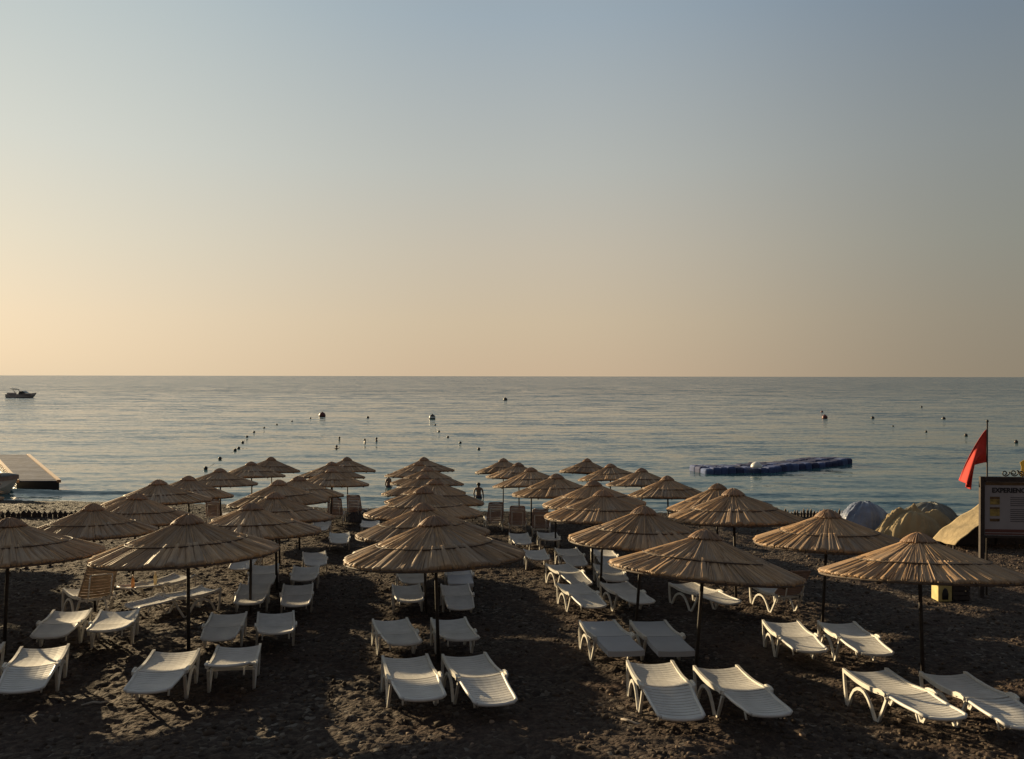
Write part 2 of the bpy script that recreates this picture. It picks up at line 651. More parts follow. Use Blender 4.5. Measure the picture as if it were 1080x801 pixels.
def thatch(name, r0, r1, zf, nb, seed, lift, amp, ragged, m, thick=0.05, nr=12, nstray=0):
    """a ring of reed bundles: ridged top, ragged lower edge, a real underside"""
    r_ = random.Random(seed)
    K = 8
    na = nb * K
    wid = [0.3 + r_.random() * 1.4 for _ in range(nb)]
    tot = sum(wid)
    edges = [0]
    for w in wid:
        edges.append(edges[-1] + w / tot)
    hgt = [r_.gauss(0, 0.009) + (0.012 if r_.random() < 0.18 else 0) for _ in range(nb)]
    fine = [[r_.gauss(0, 0.0045) for _ in range(K)] for _ in range(nb)]
    wav = [(r_.uniform(0, 6), r_.uniform(-0.008, 0.008)) for _ in range(nb)]
    end = [r_.gauss(0, ragged) for _ in range(nb)]
    skew = [r_.gauss(0, 0.012) for _ in range(nb)]
    ton = [(0.84 + 0.26 * r_.random()) for _ in range(nb)]
    hue = [r_.random() for _ in range(nb)]
    vs, us_, tn = [], [], []
    for j in range(nr + 1):
        t = j / nr
        for k in range(nb):
            for q in range(K):
                s = q / K
                f = edges[k] + (edges[k + 1] - edges[k]) * s
                a = f * 2 * PI + skew[k] * t
                e = end[k] if q else 0.5 * (end[k] + end[k - 1]) - 0.02
                r = r0 + (r1 + e - r0) * t
                ridge = math.sin(PI * s) ** 0.7 if q else 0.0
                grow = 0.35 + 0.65 * r / PR
                z = zf(r) + lift + (amp * wid[k] ** 0.5 * ridge + (hgt[k] if q else 0.5 * (hgt[k] + hgt[k - 1]) - 0.008) + fine[k][q] + wav[k][1] * math.sin(4 * t + wav[k][0])) * grow
                z += 0.012 * math.sin(a * 3 + seed) * r / PR
                vs.append((r * math.cos(a), r * math.sin(a), z))
                us_.append((f, (r - r0) / PR + 0.13 * seed))
                g = ton[k] * (0.9 if q == 0 else 1)
                tn.append((g, g * (0.97 + 0.06 * hue[k]), g * (0.9 + 0.2 * hue[k]), 1))
    fs = []
    for j in range(nr):
        for k in range(na):
            a = j * na + k; b = j * na + (k + 1) % na
            fs.append((a, b, b + na, a + na))
    n0 = len(vs)
    # underside
    for j in range(nr + 1):
        for k in range(na):
            x, y_, z = vs[j * na + k]
            vs.append((x * 0.995, y_ * 0.995, zf(math.hypot(x, y_)) + lift - thick))
            us_.append(us_[j * na + k]); tn.append(tn[j * na + k])
    for j in range(nr):
        for k in range(na):
            a = n0 + j * na + k; b = n0 + j * na + (k + 1) % na
            fs.append((a, a + na, b + na, b))
    for k in range(na):
        k2 = (k + 1) % na
        fs.append((nr * na + k, nr * na + k2, n0 + nr * na + k2, n0 + nr * na + k))
        fs.append((k2, k, n0 + k, n0 + k2))
    # single reeds lying loose over the bundles, some slipping past the rim
    for q in range(nstray):
        a = r_.uniform(0, 2 * PI)
        ra = r_.uniform(r0, r1 - 0.25 * (r1 - r0)) if r_.random() < 0.75 else r0
        ln = r_.uniform(0.25, 0.7)
        rb = min(ra + ln, r1 + (r_.uniform(-0.03, 0.035)))
        if r_.random() < 0.35:
            rb = r1 + r_.uniform(-0.02, 0.02)
        sk = r_.gauss(0, 0.035)
        wd = r_.uniform(0.005, 0.0095)
        up = r_.uniform(-0.003, 0.005)
        g = r_.uniform(0.7, 1.45)
        hu = r_.random()
        b0 = len(vs)
        for j in range(5):
            t = j / 4
            r = ra + (rb - ra) * t
            aa = a + sk * t * (rb - ra) / max(r, 0.2)
            zz = zf(r) + lift + amp * 0.75 + up - 0.006 * (t == 1)
            for off, dz in ((-wd, -0.004), (0, wd * 0.9), (wd, -0.004)):
                a2 = aa + off / max(r, 0.05)
                vs.append((r * math.cos(a2), r * math.sin(a2), zz + dz))
                us_.append((a / (2 * PI), (r - r0) / PR + 0.07 * q))
                tn.append((g, g * (0.95 + 0.08 * hu), g * (0.85 + 0.3 * hu), 1))
        for j in range(4):
            for k in range(2):
                i0 = b0 + j * 3 + k
                fs.append((i0, i0 + 1, i0 + 4, i0 + 3))
    me = bpy.data.meshes.new(name)
    me.from_pydata(vs, [], fs)
    me.polygons.foreach_set('use_smooth', [True] * len(fs))
    ca = me.color_attributes.new('tone', 'FLOAT_COLOR', 'POINT')
    ca.data.foreach_set('color', [c for t in tn for c in t])
    uvl = me.uv_layers.new(name='reed')
    li = np.zeros(len(me.loops), dtype=np.int64)
    me.loops.foreach_get('vertex_index', li)
    uva = np.array(us_)[li]
    uvl.data.foreach_set('uv', uva.ravel())
    me.materials.append(m)
    me.update()
    return me


def zprof(r):
    t = r / PR
    return PH - 0.09 - 0.57 * t ** 0.94


def make_parasol(seed):
    root = empty('parasol')
    mb = MB()
    mb.tube([(0, 0, -0.35), (0, 0, 0.9), (0.004, 0.003, PH - 0.13)], [0.030, 0.028, 0.025], 10)
    mb.build('pole', M['pole'], root)
    link('lower_thatch', thatch('lower_thatch', 0.80, PR, zprof, 84, seed, 0.0, 0.015, 0.006, M['reed'], 0.03, 12, 380), root)
    link('upper_thatch', thatch('upper_thatch', 0.16, 0.88, zprof, 72, seed + 11, 0.004, 0.014, 0.004, M['reed'], 0.02, 12, 300), root)

    def zcap(r):
        t = min(r / 0.24, 1.15)
        return PH - 0.03 - 0.128 * t ** 1.7
    link('cap', thatch('cap', 0.005, 0.24, zcap, 30, seed + 23, 0.004, 0.004, 0.004, M['reed_cap'], 0.02, 7, 60), root)
    hb = MB()
    for rr, dz in ((PR - 0.012, -0.024), (0.86, -0.045)):
        pts = [(rr * math.cos(a), rr * math.sin(a), zprof(rr) + dz - 0.012) for a in np.linspace(0, 2 * PI, 49)]
        hb.tube(pts, 0.019, 6, cap=False)
    hb.build('hoop', M['batten'], root)
    # the dark cord that ties the two layers down
    tb = MB()
    pts = []
    for a in np.linspace(0, 2 * PI, 97):
        pts.append((0.905 * math.cos(a), 0.905 * math.sin(a), zprof(0.895) + 0.019 + 0.003 * math.sin(a * 7)))
    tb.tube(pts, 0.010, 5, cap=False)
    tb.build('tie_cord', M['batten'], root)
    for k in range(8):
        a = k * PI / 4 + 0.2
        rb = MB()
        rb.tube([(0.03 * math.cos(a), 0.03 * math.sin(a), PH - 0.19), (0.7 * math.cos(a), 0.7 * math.sin(a), zprof(0.7) - 0.085),
                 ((PR - 0.05) * math.cos(a), (PR - 0.05) * math.sin(a), zprof(PR - 0.05) - 0.085)], 0.016, 6)
        rb.build('rib', M['batten'], root)
    return root


protos = [make_parasol(s) for s in (1, 2, 3, 4)]
ROWN = {'A': 'leftmost row', 'B': 'second row from the left', 'C': 'middle row', 'D': 'fourth row from the left', 'E': 'rightmost row'}
ORD = ['front', 'second', 'third', 'fourth', 'fifth', 'sixth', 'seventh', 'hindmost']
# row, place, apex x, apex y, half width (photo pixels), distance, foot of the pole x
PARASOLS = [
    ('A', 0, 10, 546, 91, 12.6, 4), ('A', 1, 98, 531, 63, 16.2, 100), ('A', 2, 145, 520, 60, 18.4, 139), ('A', 3, 167, 506, 53, 22, 167),
    ('A', 4, 199, 502, 46, 24.7, 199), ('A', 5, 232, 494, 38.5, 29.6, 233), ('A', 6, 265, 487, 35, 33, 266), ('A', 7, 286, 482, 30, 36.5, 287),
    ('B', 0, 198, 542, 92, 12.4, 199), ('B', 1, 265, 530, 72, 15.8, 264), ('B', 2, 290, 519, 62, 18.4, 292), ('B', 3, 294, 506, 52, 22, 295),
    ('B', 4, 315, 502, 47, 24.4, 316), ('B', 5, 350, 494, 39, 29.3, 349), ('B', 6, 350, 487, 35, 32.8, 351), ('B', 7, 366, 482, 30, 36.3, 367),
    ('C', 0, 458, 543, 94, 12.3, 463), ('C', 1, 446, 530, 70, 16, 450), ('C', 2, 447, 513, 62, 19, 448), ('C', 3, 459, 505, 52, 22, 460),
    ('C', 4, 447, 500, 44, 25.5, 447), ('C', 5, 451, 492.5, 38.5, 29.7, 451), ('C', 6, 442, 487, 35, 33, 442), ('C', 7, 447, 482, 32, 36.2, 447),
    ('D', 0, 745, 557, 99, 11.5, 734), ('D', 1, 680, 532.5, 79, 14.6, 671), ('D', 2, 637, 515.5, 62, 18.6, 634), ('D', 3, 626, 506, 54, 21.7, 625),
    ('D', 4, 587, 499, 47, 25, 586), ('D', 5, 560, 492.5, 41, 28.8, 561), ('D', 6, 547, 487.5, 34, 33, 548), ('D', 7, 531, 483, 30, 36.2, 531),
    ('E', 0, 969, 560, 100, 11.4, 975), ('E', 1, 874, 536, 76, 15, 868), ('E', 2, 773.5, 514, 68, 17.8, 777), ('E', 3, 757, 509, 54, 21, 757),
    ('E', 4, 704, 501, 42, 25, 706), ('E', 5, 677, 493, 37.5, 29.6, 677), ('E', 6, 644, 488.5, 35, 33, 644), ('E', 7, 619.5, 483, 29, 36.2, 619),
]
# guessed row, added unseen past the left edge to throw shade into view
for k_, (px_, py_, hw_, d_) in enumerate(((-128, 545, 92, 12.6), (-86, 530, 70, 16.2), (-70, 520, 60, 18.6), (-58, 507, 52, 22), (-51, 502, 46, 24.7),
                                         (-44, 495, 38.5, 29.6), (-40, 488, 35, 33))):
    PARASOLS.append(('Z', k_, px_, py_, hw_, d_, px_))
TILT = {('E', 0): 10.5, ('D', 0): 8.5, ('C', 0): 5.5}
seen_first = [False] * 4
for i, (rw, k, ax, ay, hw, d, bx) in enumerate(PARASOLS):
    v = (i + i // 8 + (i * i) // 5) % 4 if i > 3 else i
    if seen_first[v]:
        o = copy_tree(protos[v])
    else:
        o = protos[v]
        KIDS[o.name] = kids(o)
        seen_first[v] = True
    top = Vector(((ax - 540) / F * d, d, CAM_Z - (ay - 397) / F * d))
    foot = Vector(((bx - 540) / F * d, d, 0))
    foot.z = gz(foot.x, foot.y)
    ax_ = top - foot
    o.location = foot
    lean = math.atan2(ax_.x, ax_.z)
    o.rotation_euler = (0, lean, 0)
    # the head is turned at random on its pole and tips towards the sea
    head = (Matrix.Rotation(R(-TILT.get((rw, k), random.uniform(4.5, 7.5))), 3, 'X') @ Matrix.Rotation(R(random.uniform(-2.5, 2.5)) - 0.5 * lean, 3, 'Y')
            @ Matrix.Rotation(random.uniform(-PI, PI), 3, 'Z'))
    pivot = Vector((0, 0, PH - 0.1))
    for ch in kids(o):
        if not ch.name.startswith('pole'):
            ch.rotation_euler = head.to_euler()
            ch.location = pivot - head @ pivot
    s = hw * d / F / PR
    o.scale = (s, s, ax_.length / PH)
    how = ('front' if k == 0 else 'hindmost, at the water,' if k == 7 else ORD[k] + ' from the front')
    lab = f'thatched reed parasol, {how} in the {ROWN[rw]} of parasols' if rw in 'ABCDE' else \
        f'added reed parasol, unseen beyond the left picture edge, {how}'
    tag(o, lab, 'parasol', 'reed parasols on the beach')


# ---------------------------------------------------------------- sun loungers
def sag(x, hw):
    return 0.030 * (x / hw) ** 2


def slats(mb, y0, y1, hw0, hw1, zf, n, smooth_panel=False, thick=0.014):
    L = y1 - y0
    if smooth_panel:
        NY, NX = 12, 8
        top, bot = [], []
        for j in range(NY + 1):
            yv = y0 + L * j / NY
            hw = hw0 + (hw1 - hw0) * j / NY
            for i in range(NX + 1):
                xv = -hw + 2 * hw * i / NX
                top.append((xv, yv, zf(yv) + 0.3 * sag(xv, hw) + 0.02))
                bot.append((xv, yv, zf(yv) + 0.3 * sag(xv, hw) - 0.06))
        n_ = len(top)
        fs = []
        W = NX + 1
        for j in range(NY):
            for i in range(NX):
                a = j * W + i
                fs.append((a, a + 1, a + W + 1, a + W))
                fs.append((n_ + a, n_ + a + W, n_ + a + W + 1, n_ + a + 1))
        for j in range(NY):
            a = j * W
            fs.append((a, a + W, n_ + a + W, n_ + a))
            a = j * W + NX
            fs.append((a, n_ + a, n_ + a + W, a + W))
        for i in range(NX):
            fs.append((i, n_ + i, n_ + i + 1, i + 1))
            a = NY * W + i
            fs.append((a, a + 1, n_ + a + 1, n_ + a))
        mb.add(top + bot, fs, False)
        return
    pitch = L / n
    for j in range(n):
        ya = y0 + pitch * j + 0.007
        yb = y0 + pitch * (j + 1) - 0.007
        hw = hw0 + (hw1 - hw0) * (j + 0.5) / n
        NX = 6
        vs = []
        for yv in (ya, yb):
            for dz in (0, -thick):
                for i in range(NX + 1):
                    xv = -hw + 2 * hw * i / NX
                    vs.append((xv, yv, zf(yv) + sag(xv, hw) + dz))
        W = NX + 1
        fs = []
        for i in range(NX):
            fs.append((i, i + 1, 2 * W + i + 1, 2 * W + i))
            fs.append((W + i, 3 * W + i, 3 * W + i + 1, W + i + 1))
            fs.append((i, W + i, W + i + 1, i + 1))
            fs.append((2 * W + i, 2 * W + i + 1, 3 * W + i + 1, 3 * W + i))
        fs.append((0, 2 * W, 3 * W, W))
        fs.append((NX, W + NX, 3 * W + NX, 2 * W + NX))
        mb.add(vs, fs, False)


HW = 0.285
HY, HZ = -0.05, 0.345        # hinge of the backrest


def make_lounger(angle, surf='sling', back='sling', panel=False):
    """foot end towards +y; the backrest hinges at HY and lies towards -y at the given angle"""
    root = empty('sun_lounger')

    def zseat(yv):
        t = (yv - HY) / 0.95
        return HZ + 0.012 + 0.045 * max(0, t) ** 2 - 0.028 * math.sin(PI * min(max(t, 0), 1))
    mb = MB()
    slats(mb, HY + 0.012, 0.90, HW, HW, zseat, 13, panel)
    mb.build('seat', M[surf], root)
    for s in (-1, 1):
        rl = MB()
        x0, x1 = sorted((s * (HW + 0.004), s * (HW + 0.040)))
        pts = [(yv, zseat(yv) + 0.022) for yv in np.linspace(HY - 0.13, 0.915, 12)]
        rl.band(pts, x0, x1, [0.05] * 3 + [0.058] * 6 + [0.05] * 3)
        # rounded shoulder beside the hinge
        rl.band([(HY - 0.10, HZ + 0.035), (HY - 0.04, HZ + 0.055), (HY + 0.06, HZ + 0.055), (HY + 0.12, HZ + 0.035)],
                s * (HW + 0.041), s * (HW + 0.062), 0.05)
        rl.build('side_rail', M['plastic'], root)
        # foot-end leg: upright post and the outer half of the arch
        lg = MB()
        xa, xb = sorted((s * (HW + 0.002), s * (HW + 0.036)))
        zt = zseat(0.9) + 0.045
        lg.band([(0.925, zt), (0.915, 0.22), (0.895, 0.05), (0.875, -0.02), (0.84, -0.02), (0.80, 0.035), (0.74, 0.14), (0.66, 0.225), (0.57, 0.272), (0.485, 0.285)],
                xa, xb, [0.036, 0.036, 0.036, 0.036, 0.034, 0.034, 0.034, 0.036, 0.04, 0.044])
        lg.build('leg', M['plastic'], root)
        # hinge leg: inner half of the arch and the V up to the hinge
        lg = MB()
        lg.band([(0.485, 0.285), (0.40, 0.268), (0.32, 0.215), (0.25, 0.13), (0.19, 0.03), (0.16, -0.02), (0.10, -0.02), (0.05, 0.05), (-0.04, 0.18), (-0.13, 0.325)],
                xa, xb, [0.044, 0.04, 0.038, 0.036, 0.036, 0.036, 0.036, 0.034, 0.034, 0.036])
        lg.build('leg', M['plastic'], root)
    for yb, zb in ((0.90, zseat(0.9)), (HY, HZ)):
        cb = MB()
        cb.band([(yb - 0.012, zb - 0.03), (yb + 0.012, zb - 0.03)], -HW, HW, 0.04)
        cb.build('cross_bar', M['plastic'], root)
    # backrest in its own frame, turned round the hinge
    BL = 0.78

    def zback(yv):
        t = -yv / BL
        return 0.012 - 0.02 * math.sin(PI * min(t, 1)) - 0.045 * max(0, t - 0.75) ** 2 * 16 * 0.35
    bb = MB()
    slats(bb, -BL, -0.014, HW * 0.86 if not panel else HW, HW, zback, 11, panel)
    for s in (-1, 1):
        if panel:
            continue
        pts = [(s * (HW * (1 - 0.14 * t) + 0.016), -BL * t, zback(-BL * t) + 0.03) for t in np.linspace(0.0, 0.97, 10)]
        pts += [(s * (HW * 0.80), -BL * 1.015, zback(-BL) + 0.018)]
        bb.tube(pts, 0.021, 6)
    if not panel:
        w = HW * 0.80
        bb.tube([(-w, -BL * 1.015, zback(-BL) + 0.018), (-w * 0.5, -BL * 1.03, zback(-BL) + 0.004), (0, -BL * 1.035, zback(-BL)),
                 (w * 0.5, -BL * 1.03, zback(-BL) + 0.004), (w, -BL * 1.015, zback(-BL) + 0.018)], 0.022, 6)
    rot = Matrix.Rotation(-angle, 3, 'X')
    bb.v = [tuple(rot @ Vector(p) + Vector((0, HY, HZ))) for p in bb.v]
    bk = bb.build('backrest', M[back], root)
    # prop under the backrest
    tip = rot @ Vector((0, -BL * 0.72, -0.02)) + Vector((0, HY, HZ))
    pr = MB()
    for s in (-1, 1):
        if angle > 0.3:
            pr.tube([(s * 0.2, tip.y, tip.z), (s * 0.2, HY - 0.22, 0.30), (s * 0.2, HY + 0.04, 0.315)], 0.013, 6)
        else:
            pr.tube([(s * 0.21, tip.y + 0.02, tip.z - 0.005), (s * 0.21, tip.y - 0.02, tip.z - 0.10)], 0.013, 6)
    if angle > 0.3:
        pr.tube([(-0.2, tip.y, tip.z), (0.2, tip.y, tip.z)], 0.012, 6)
    else:
        pr.tube([(-0.21, tip.y + 0.02, tip.z - 0.005), (0.21, tip.y + 0.02, tip.z - 0.005)], 0.012, 6)
    pr.build('backrest_prop', M['plastic'], bk)
    return root


LKINDS = {
    'flat': lambda: make_lounger(R(-5)),
    'level': lambda: make_lounger(R(2)),
    'low': lambda: make_lounger(R(14)),
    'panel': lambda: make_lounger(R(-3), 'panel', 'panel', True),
    'tan': lambda: make_lounger(R(62), 'sling', 'tan_slats'),
    'brown': lambda: make_lounger(R(50), 'sling', 'brown_slats'),
    'raised': lambda: make_lounger(R(66), 'sling', 'brown_slats'),
}
lproto = {}
W = 'white slatted lounger '
# kind, far end (x, y), near end (x, y) in the photo, label
LOUNGERS = [
    ('flat', (42, 690), (22, 719), W + 'right of the pole of the front parasol, leftmost row'),
    ('flat', (-31, 691), (-59, 720), W + 'cut by the left picture edge, front parasol of the leftmost row'),
    ('flat', (180, 696), (158, 726), W + 'left of the front pole, second row from the left'),
    ('low', (249, 689), (238, 715), 'white lounger with slightly raised back, right of front pole, second row from left'),
    ('flat', (74, 648), (50, 672), W + 'left of the second pole in the leftmost row'),
    ('level', (125, 648), (109, 672), W + 'right of the second pole in the leftmost row'),
    ('level', (240, 651), (229, 672), W + 'left of the second pole, second row from the left'),
    ('level', (290, 651), (290, 672), W + 'right of the second pole, second row from the left'),
    ('flat', (268, 620), (262, 637), W + 'left of the third pair in the second row from the left'),
    ('level', (314, 620), (311, 637), W + 'right of the third pair in the second row from the left'),
    ('flat', (279, 600), (275, 614), W + 'left of the fourth pair in the second row from the left'),
    ('level', (323, 600), (319, 614), W + 'right of the fourth pair in the second row from the left'),
    ('level', (331, 584.5), (333, 596), W + 'standing alone behind the fourth pair, second row from left'),
    ('level', (358, 564), (358, 573), W + 'beside the middle aisle, behind the second row from the left'),
    ('flat', (340, 552), (337, 559), W + 'half hidden under the sixth parasol, second row from the left'),
    ('flat', (264, 585), (255, 595), W + 'half hidden behind the front parasol of the second row'),
    ('level', (428, 701), (444, 734), W + 'left of the front poles in the middle row'),
    ('flat', (491, 698), (521, 735), W + 'right of the front poles in the middle row, its seat streaked'),
    ('level', (411, 657), (427, 681), W + 'left of the second pair in the middle row'),
    ('level', (472, 655), (489, 682), W + 'right of the second pair in the middle row'),
    ('level', (428, 619), (433, 637), W + 'left of the third pair in the middle row'),
    ('flat', (480, 620), (486, 638), W + 'right of the third pair in the middle row'),
    ('level', (432, 603), (436, 615), W + 'left of the fourth pair, under the front parasol brim, middle row'),
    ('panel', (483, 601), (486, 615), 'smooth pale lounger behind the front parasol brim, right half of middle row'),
    ('flat', (686, 703), (722, 752), W + 'left of the front pole, fourth row from the left'),
    ('flat', (760, 710), (811, 751), W + 'right of the front pole, fourth row from the left'),
    ('flat', (919, 712), (997, 755), W + 'left of the front pole in the rightmost row, sunlit legs'),
    ('flat', (1003, 716), (1083, 759), W + 'right of the front pole in the rightmost row, cut by picture edge'),
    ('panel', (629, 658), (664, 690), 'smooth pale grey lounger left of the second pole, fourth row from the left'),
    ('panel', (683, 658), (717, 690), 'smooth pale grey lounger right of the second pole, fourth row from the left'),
    ('flat', (603, 618), (627, 637), W + 'left of the third pole, fourth row from the left'),
    ('flat', (648, 617), (679, 637), W + 'right of the third pole, fourth row from the left'),
    ('flat', (590, 598), (613, 612), W + 'left of the fourth pair, fourth row from the left'),
    ('level', (640, 598), (651, 612), W + 'right of the fourth pair, fourth row from the left'),
    ('flat', (822, 656), (861, 690), W + 'left of the second pole in the rightmost row'),
    ('flat', (883, 659), (928, 690), W + 'right of the second pole in the rightmost row'),
    ('level', (722, 618), (769, 634), W + 'standing askew behind the front parasol of the fourth row'),
    ('brown', (802, 617), (842, 632), 'white lounger with raised brown slatted back, under the third parasol, rightmost row'),
    ('level', (547, 564), (552, 573), W + 'left of the sixth pair, fourth row from the left'),
    ('level', (577, 563.5), (583, 572), W + 'right of the sixth pair, fourth row from the left'),
    ('level', (564, 582), (570, 592), W + 'left of the fifth pair, fourth row, touching the middle brim'),
    ('flat', (599, 582), (608, 592), W + 'right of the fifth pair, fourth row from the left'),
    ('flat', (636, 582), (644, 592), W + 'under the third parasol brim, fourth row from the left'),
    ('tan', (72, 619), (117, 640), 'white lounger with tall tan slatted back, behind the second leftmost pole'),
    ('flat', (218, 624), (142, 640), W + 'turned sideways before the lounger that holds the bottles'),
    ('level', (190, 610), (136, 624), W + 'turned sideways, holding two bottles, behind another sideways lounger'),
    ('raised', (521, 546), (521, 552), 'brown backed lounger raised upright near the water, beside the middle parasols'),
    ('raised', (546, 549), (546, 556), 'brown backed upright lounger by the seventh pole, fourth row from the left'),
    ('raised', (570, 553), (572, 559), 'dim upright lounger behind the fifth parasol brim, fourth row from the left'),
    ('raised', (377, 537), (376, 543), 'upright brown slatted lounger at the waterline, end of the second row'),
    ('raised', (355, 540), (354, 546), 'upright brown slatted lounger just left of another at the waterline'),
    ('raised', (229, 541), (228, 548), 'upright brown slatted lounger under the sixth leftmost parasol'),
    ('level', (391, 551), (389, 558), W + 'half hidden behind the fourth parasol brim, middle row'),
]
lounger_objs = []
for kind, fa, ne, lab in LOUNGERS:
    if kind in lproto:
        o = copy_tree(lproto[kind])
    else:
        o = LKINDS[kind]()
        lproto[kind] = o
        KIDS[o.name] = kids(o)
    h = 0.36
    nx, ny = at(*ne, h - (0.03 if kind in ('flat', 'panel') else 0))
    fx, fy = at(*fa, h + 0.03)
    if kind in ('raised', 'brown', 'tan'):
        nx, ny = at(*ne, h)
        cx_, cy_ = (nx + fx) / 2, (ny + fy) / 2
    dx, dy = fx - nx, fy - ny
    ln = math.hypot(dx, dy)
    if kind == 'raised':
        dx, dy = random.uniform(-0.15, 0.1), 1.0
        ln = math.hypot(dx, dy)
    dx, dy = dx / ln, dy / ln
    # middle of the outline; the frame runs from -0.85 to 0.92
    mx, my = (nx + fx) / 2, (ny + fy) / 2
    off = -0.035 if kind not in ('brown', 'tan', 'raised') else -0.3
    ox, oy = mx + dx * off, my + dy * off
    fwd = Vector((dx, dy, 0))
    e = 0.4
    fwd.z = (gz(ox + dx * e, oy + dy * e) - gz(ox - dx * e, oy - dy * e)) / (2 * e)
    side = Vector((dy, -dx, 0))
    side.z = (gz(ox + dy * e, oy - dx * e) - gz(ox - dy * e, oy + dx * e)) / (2 * e)
    fwd.normalize(); side.normalize()
    up = side.cross(fwd).normalized()
    side = fwd.cross(up).normalized()
    mtx = Matrix((side, fwd, up)).transposed()
    o.rotation_euler = mtx.to_euler()
    o.location = (ox, oy, gz(ox, oy) + 0.005)
    sc = random.uniform(0.97, 1.03)
    if kind in ('flat', 'level'):
        for ch in kids(o):
            if ch.name.startswith('backrest'):
                q = Matrix.Rotation(R(random.uniform(-4, 5)), 3, 'X')
                hp = Vector((0, HY, HZ))
                ch.rotation_euler = q.to_euler()
                ch.location = hp - q @ hp
    o.scale = (sc, sc, sc)
    tag(o, lab, 'sun lounger', 'sun loungers on the beach')
    lounger_objs.append((o, ln))

# two bottles on the sideways lounger
holder = lounger_objs[45][0]
for (ly, lx, m1, m2, lab) in ((-0.60, -0.04, 'orange', 'pale', 'orange bottle with pale cap standing on the sideways white lounger'),
                              (-0.05, 0.05, 'cream', 'pale', 'cream bottle with pale cap, nearer the foot end of the sideways lounger')):
    if 'orange' not in M:
        M['orange'] = mat('orange_label', (0.55, 0.24, 0.08), 0.4, noise=(20, 0.2))
        M['cream'] = mat('cream_plastic', (0.62, 0.5, 0.28), 0.4, noise=(20, 0.2))
        M['pale'] = mat('pale_cap', (0.72, 0.55, 0.42), 0.4)
    bpy.context.view_layer.update()
    p = Matrix.LocRotScale(holder.location, holder.rotation_euler, holder.scale) @ Vector((lx, ly, 0.36))
    b = empty('bottle', p)
    mb = MB()
    mb.lathe([(0.030, 0.0), (0.036, 0.01), (0.036, 0.17), (0.030, 0.20), (0.016, 0.235), (0.014, 0.26)], 14)
    mb.build('body', M[m1], b)
    mb = MB()
    mb.lathe([(0.018, 0.255), (0.018, 0.29), (0.012, 0.30)], 12)
    mb.build('lid', M[m2], b)
    tag(b, lab, 'bottle')


# ---------------------------------------------------------------- boats and docks
def hull(mb, L, B, zk, zd, n=14, sheer=0.25, bow=0.42):
    """a hull along +x with its bow at +x"""
    secs = []
    for i in range(n + 1):
        t = i / n
        x = (t - 0.5) * L
        w = B / 2 * (1 - max(0, (t - bow) / (1 - bow)) ** 2.2) if t > bow else B / 2 * (0.9 + 0.1 * t / bow)
        w = max(w, 0.015)
        zt = zd + sheer * max(0, t - 0.3) ** 1.5
        zb = zk + (zt - zk) * max(0, (t - 0.72) / 0.28) ** 2.2 * 0.92
        zc = zb + (zt - zb) * 0.42
        xs = x + 0.0
        secs.append([(xs, -w, zt), (xs, -w * 0.93, zc), (xs, 0, zb), (xs, w * 0.93, zc), (xs, w, zt), (xs, 0, zt + 0.04)])
    vs = [p for s in secs for p in s]
    fs = []
    for i in range(n):
        for k in range(6):
            a = i * 6 + k; b = i * 6 + (k + 1) % 6
            fs.append((a, b, b + 6, a + 6))
    fs.append((0, 1, 2, 3, 4, 5))
    fs.append(tuple(n * 6 + k for k in range(5, -1, -1)))
    mb.add(vs, fs, False)


M['hull_far'] = mat('boat_hull_far', (0.55, 0.46, 0.42), 0.4, noise=(1.5, 0.15))
M['hull_near'] = mat('boat_hull_near', (0.70, 0.65, 0.56), 0.4, noise=(1.5, 0.12))
x, y = at_sea(23.5, 420.5)
bt = empty('motorboat', (x, y, -0.05))
mb = MB(); hull(mb, 8.6, 2.7, -0.45, 1.05, 16, 0.7); mb.build('hull', M['hull_far'], bt)
mb = MB()
mb.add([(-0.6, -0.95, 1.1), (1.7, -0.7, 1.3), (0.6, -0.72, 1.95), (-0.3, -0.8, 1.9), (-0.6, 0.95, 1.1), (1.7, 0.7, 1.3), (0.6, 0.72, 1.95), (-0.3, 0.8, 1.9)],
       [(0, 1, 2, 3), (4, 7, 6, 5), (1, 5, 6, 2), (2, 6, 7, 3), (0, 3, 7, 4), (0, 4, 5, 1)])
mb.build('windscreen', M['glass'], bt)
mb = MB()
mb.box((-3.2, 0, 1.25), (1.6, 1.9, 0.5), bev=0.1)
mb.build('sun_deck', M['hull_far'], bt)
mb = MB()
for s in (-1, 1):
    mb.tube([(-1.2, s * 1.1, 1.1), (-1.7, s * 1.05, 2.0), (-2.2, s * 0.95, 2.45), (-2.2, 0, 2.5)], 0.07, 8)
mb.box((-2.3, 0, 2.52), (1.6, 1.9, 0.10), Matrix.Rotation(R(10), 3, 'Y'), 0.03)
mb.build('radar_arch', M['black'], bt)
mb = MB(); mb.box((0.0, 0, 0.93), (6.2, 2.74, 0.10), bev=0.02); mb.build('rubbing_strake', M['swim'], bt)
bt.rotation_euler = (0, 0, R(-4))
tag(bt, 'small dark motorboat with radar arch far out near the horizon', 'motorboat')

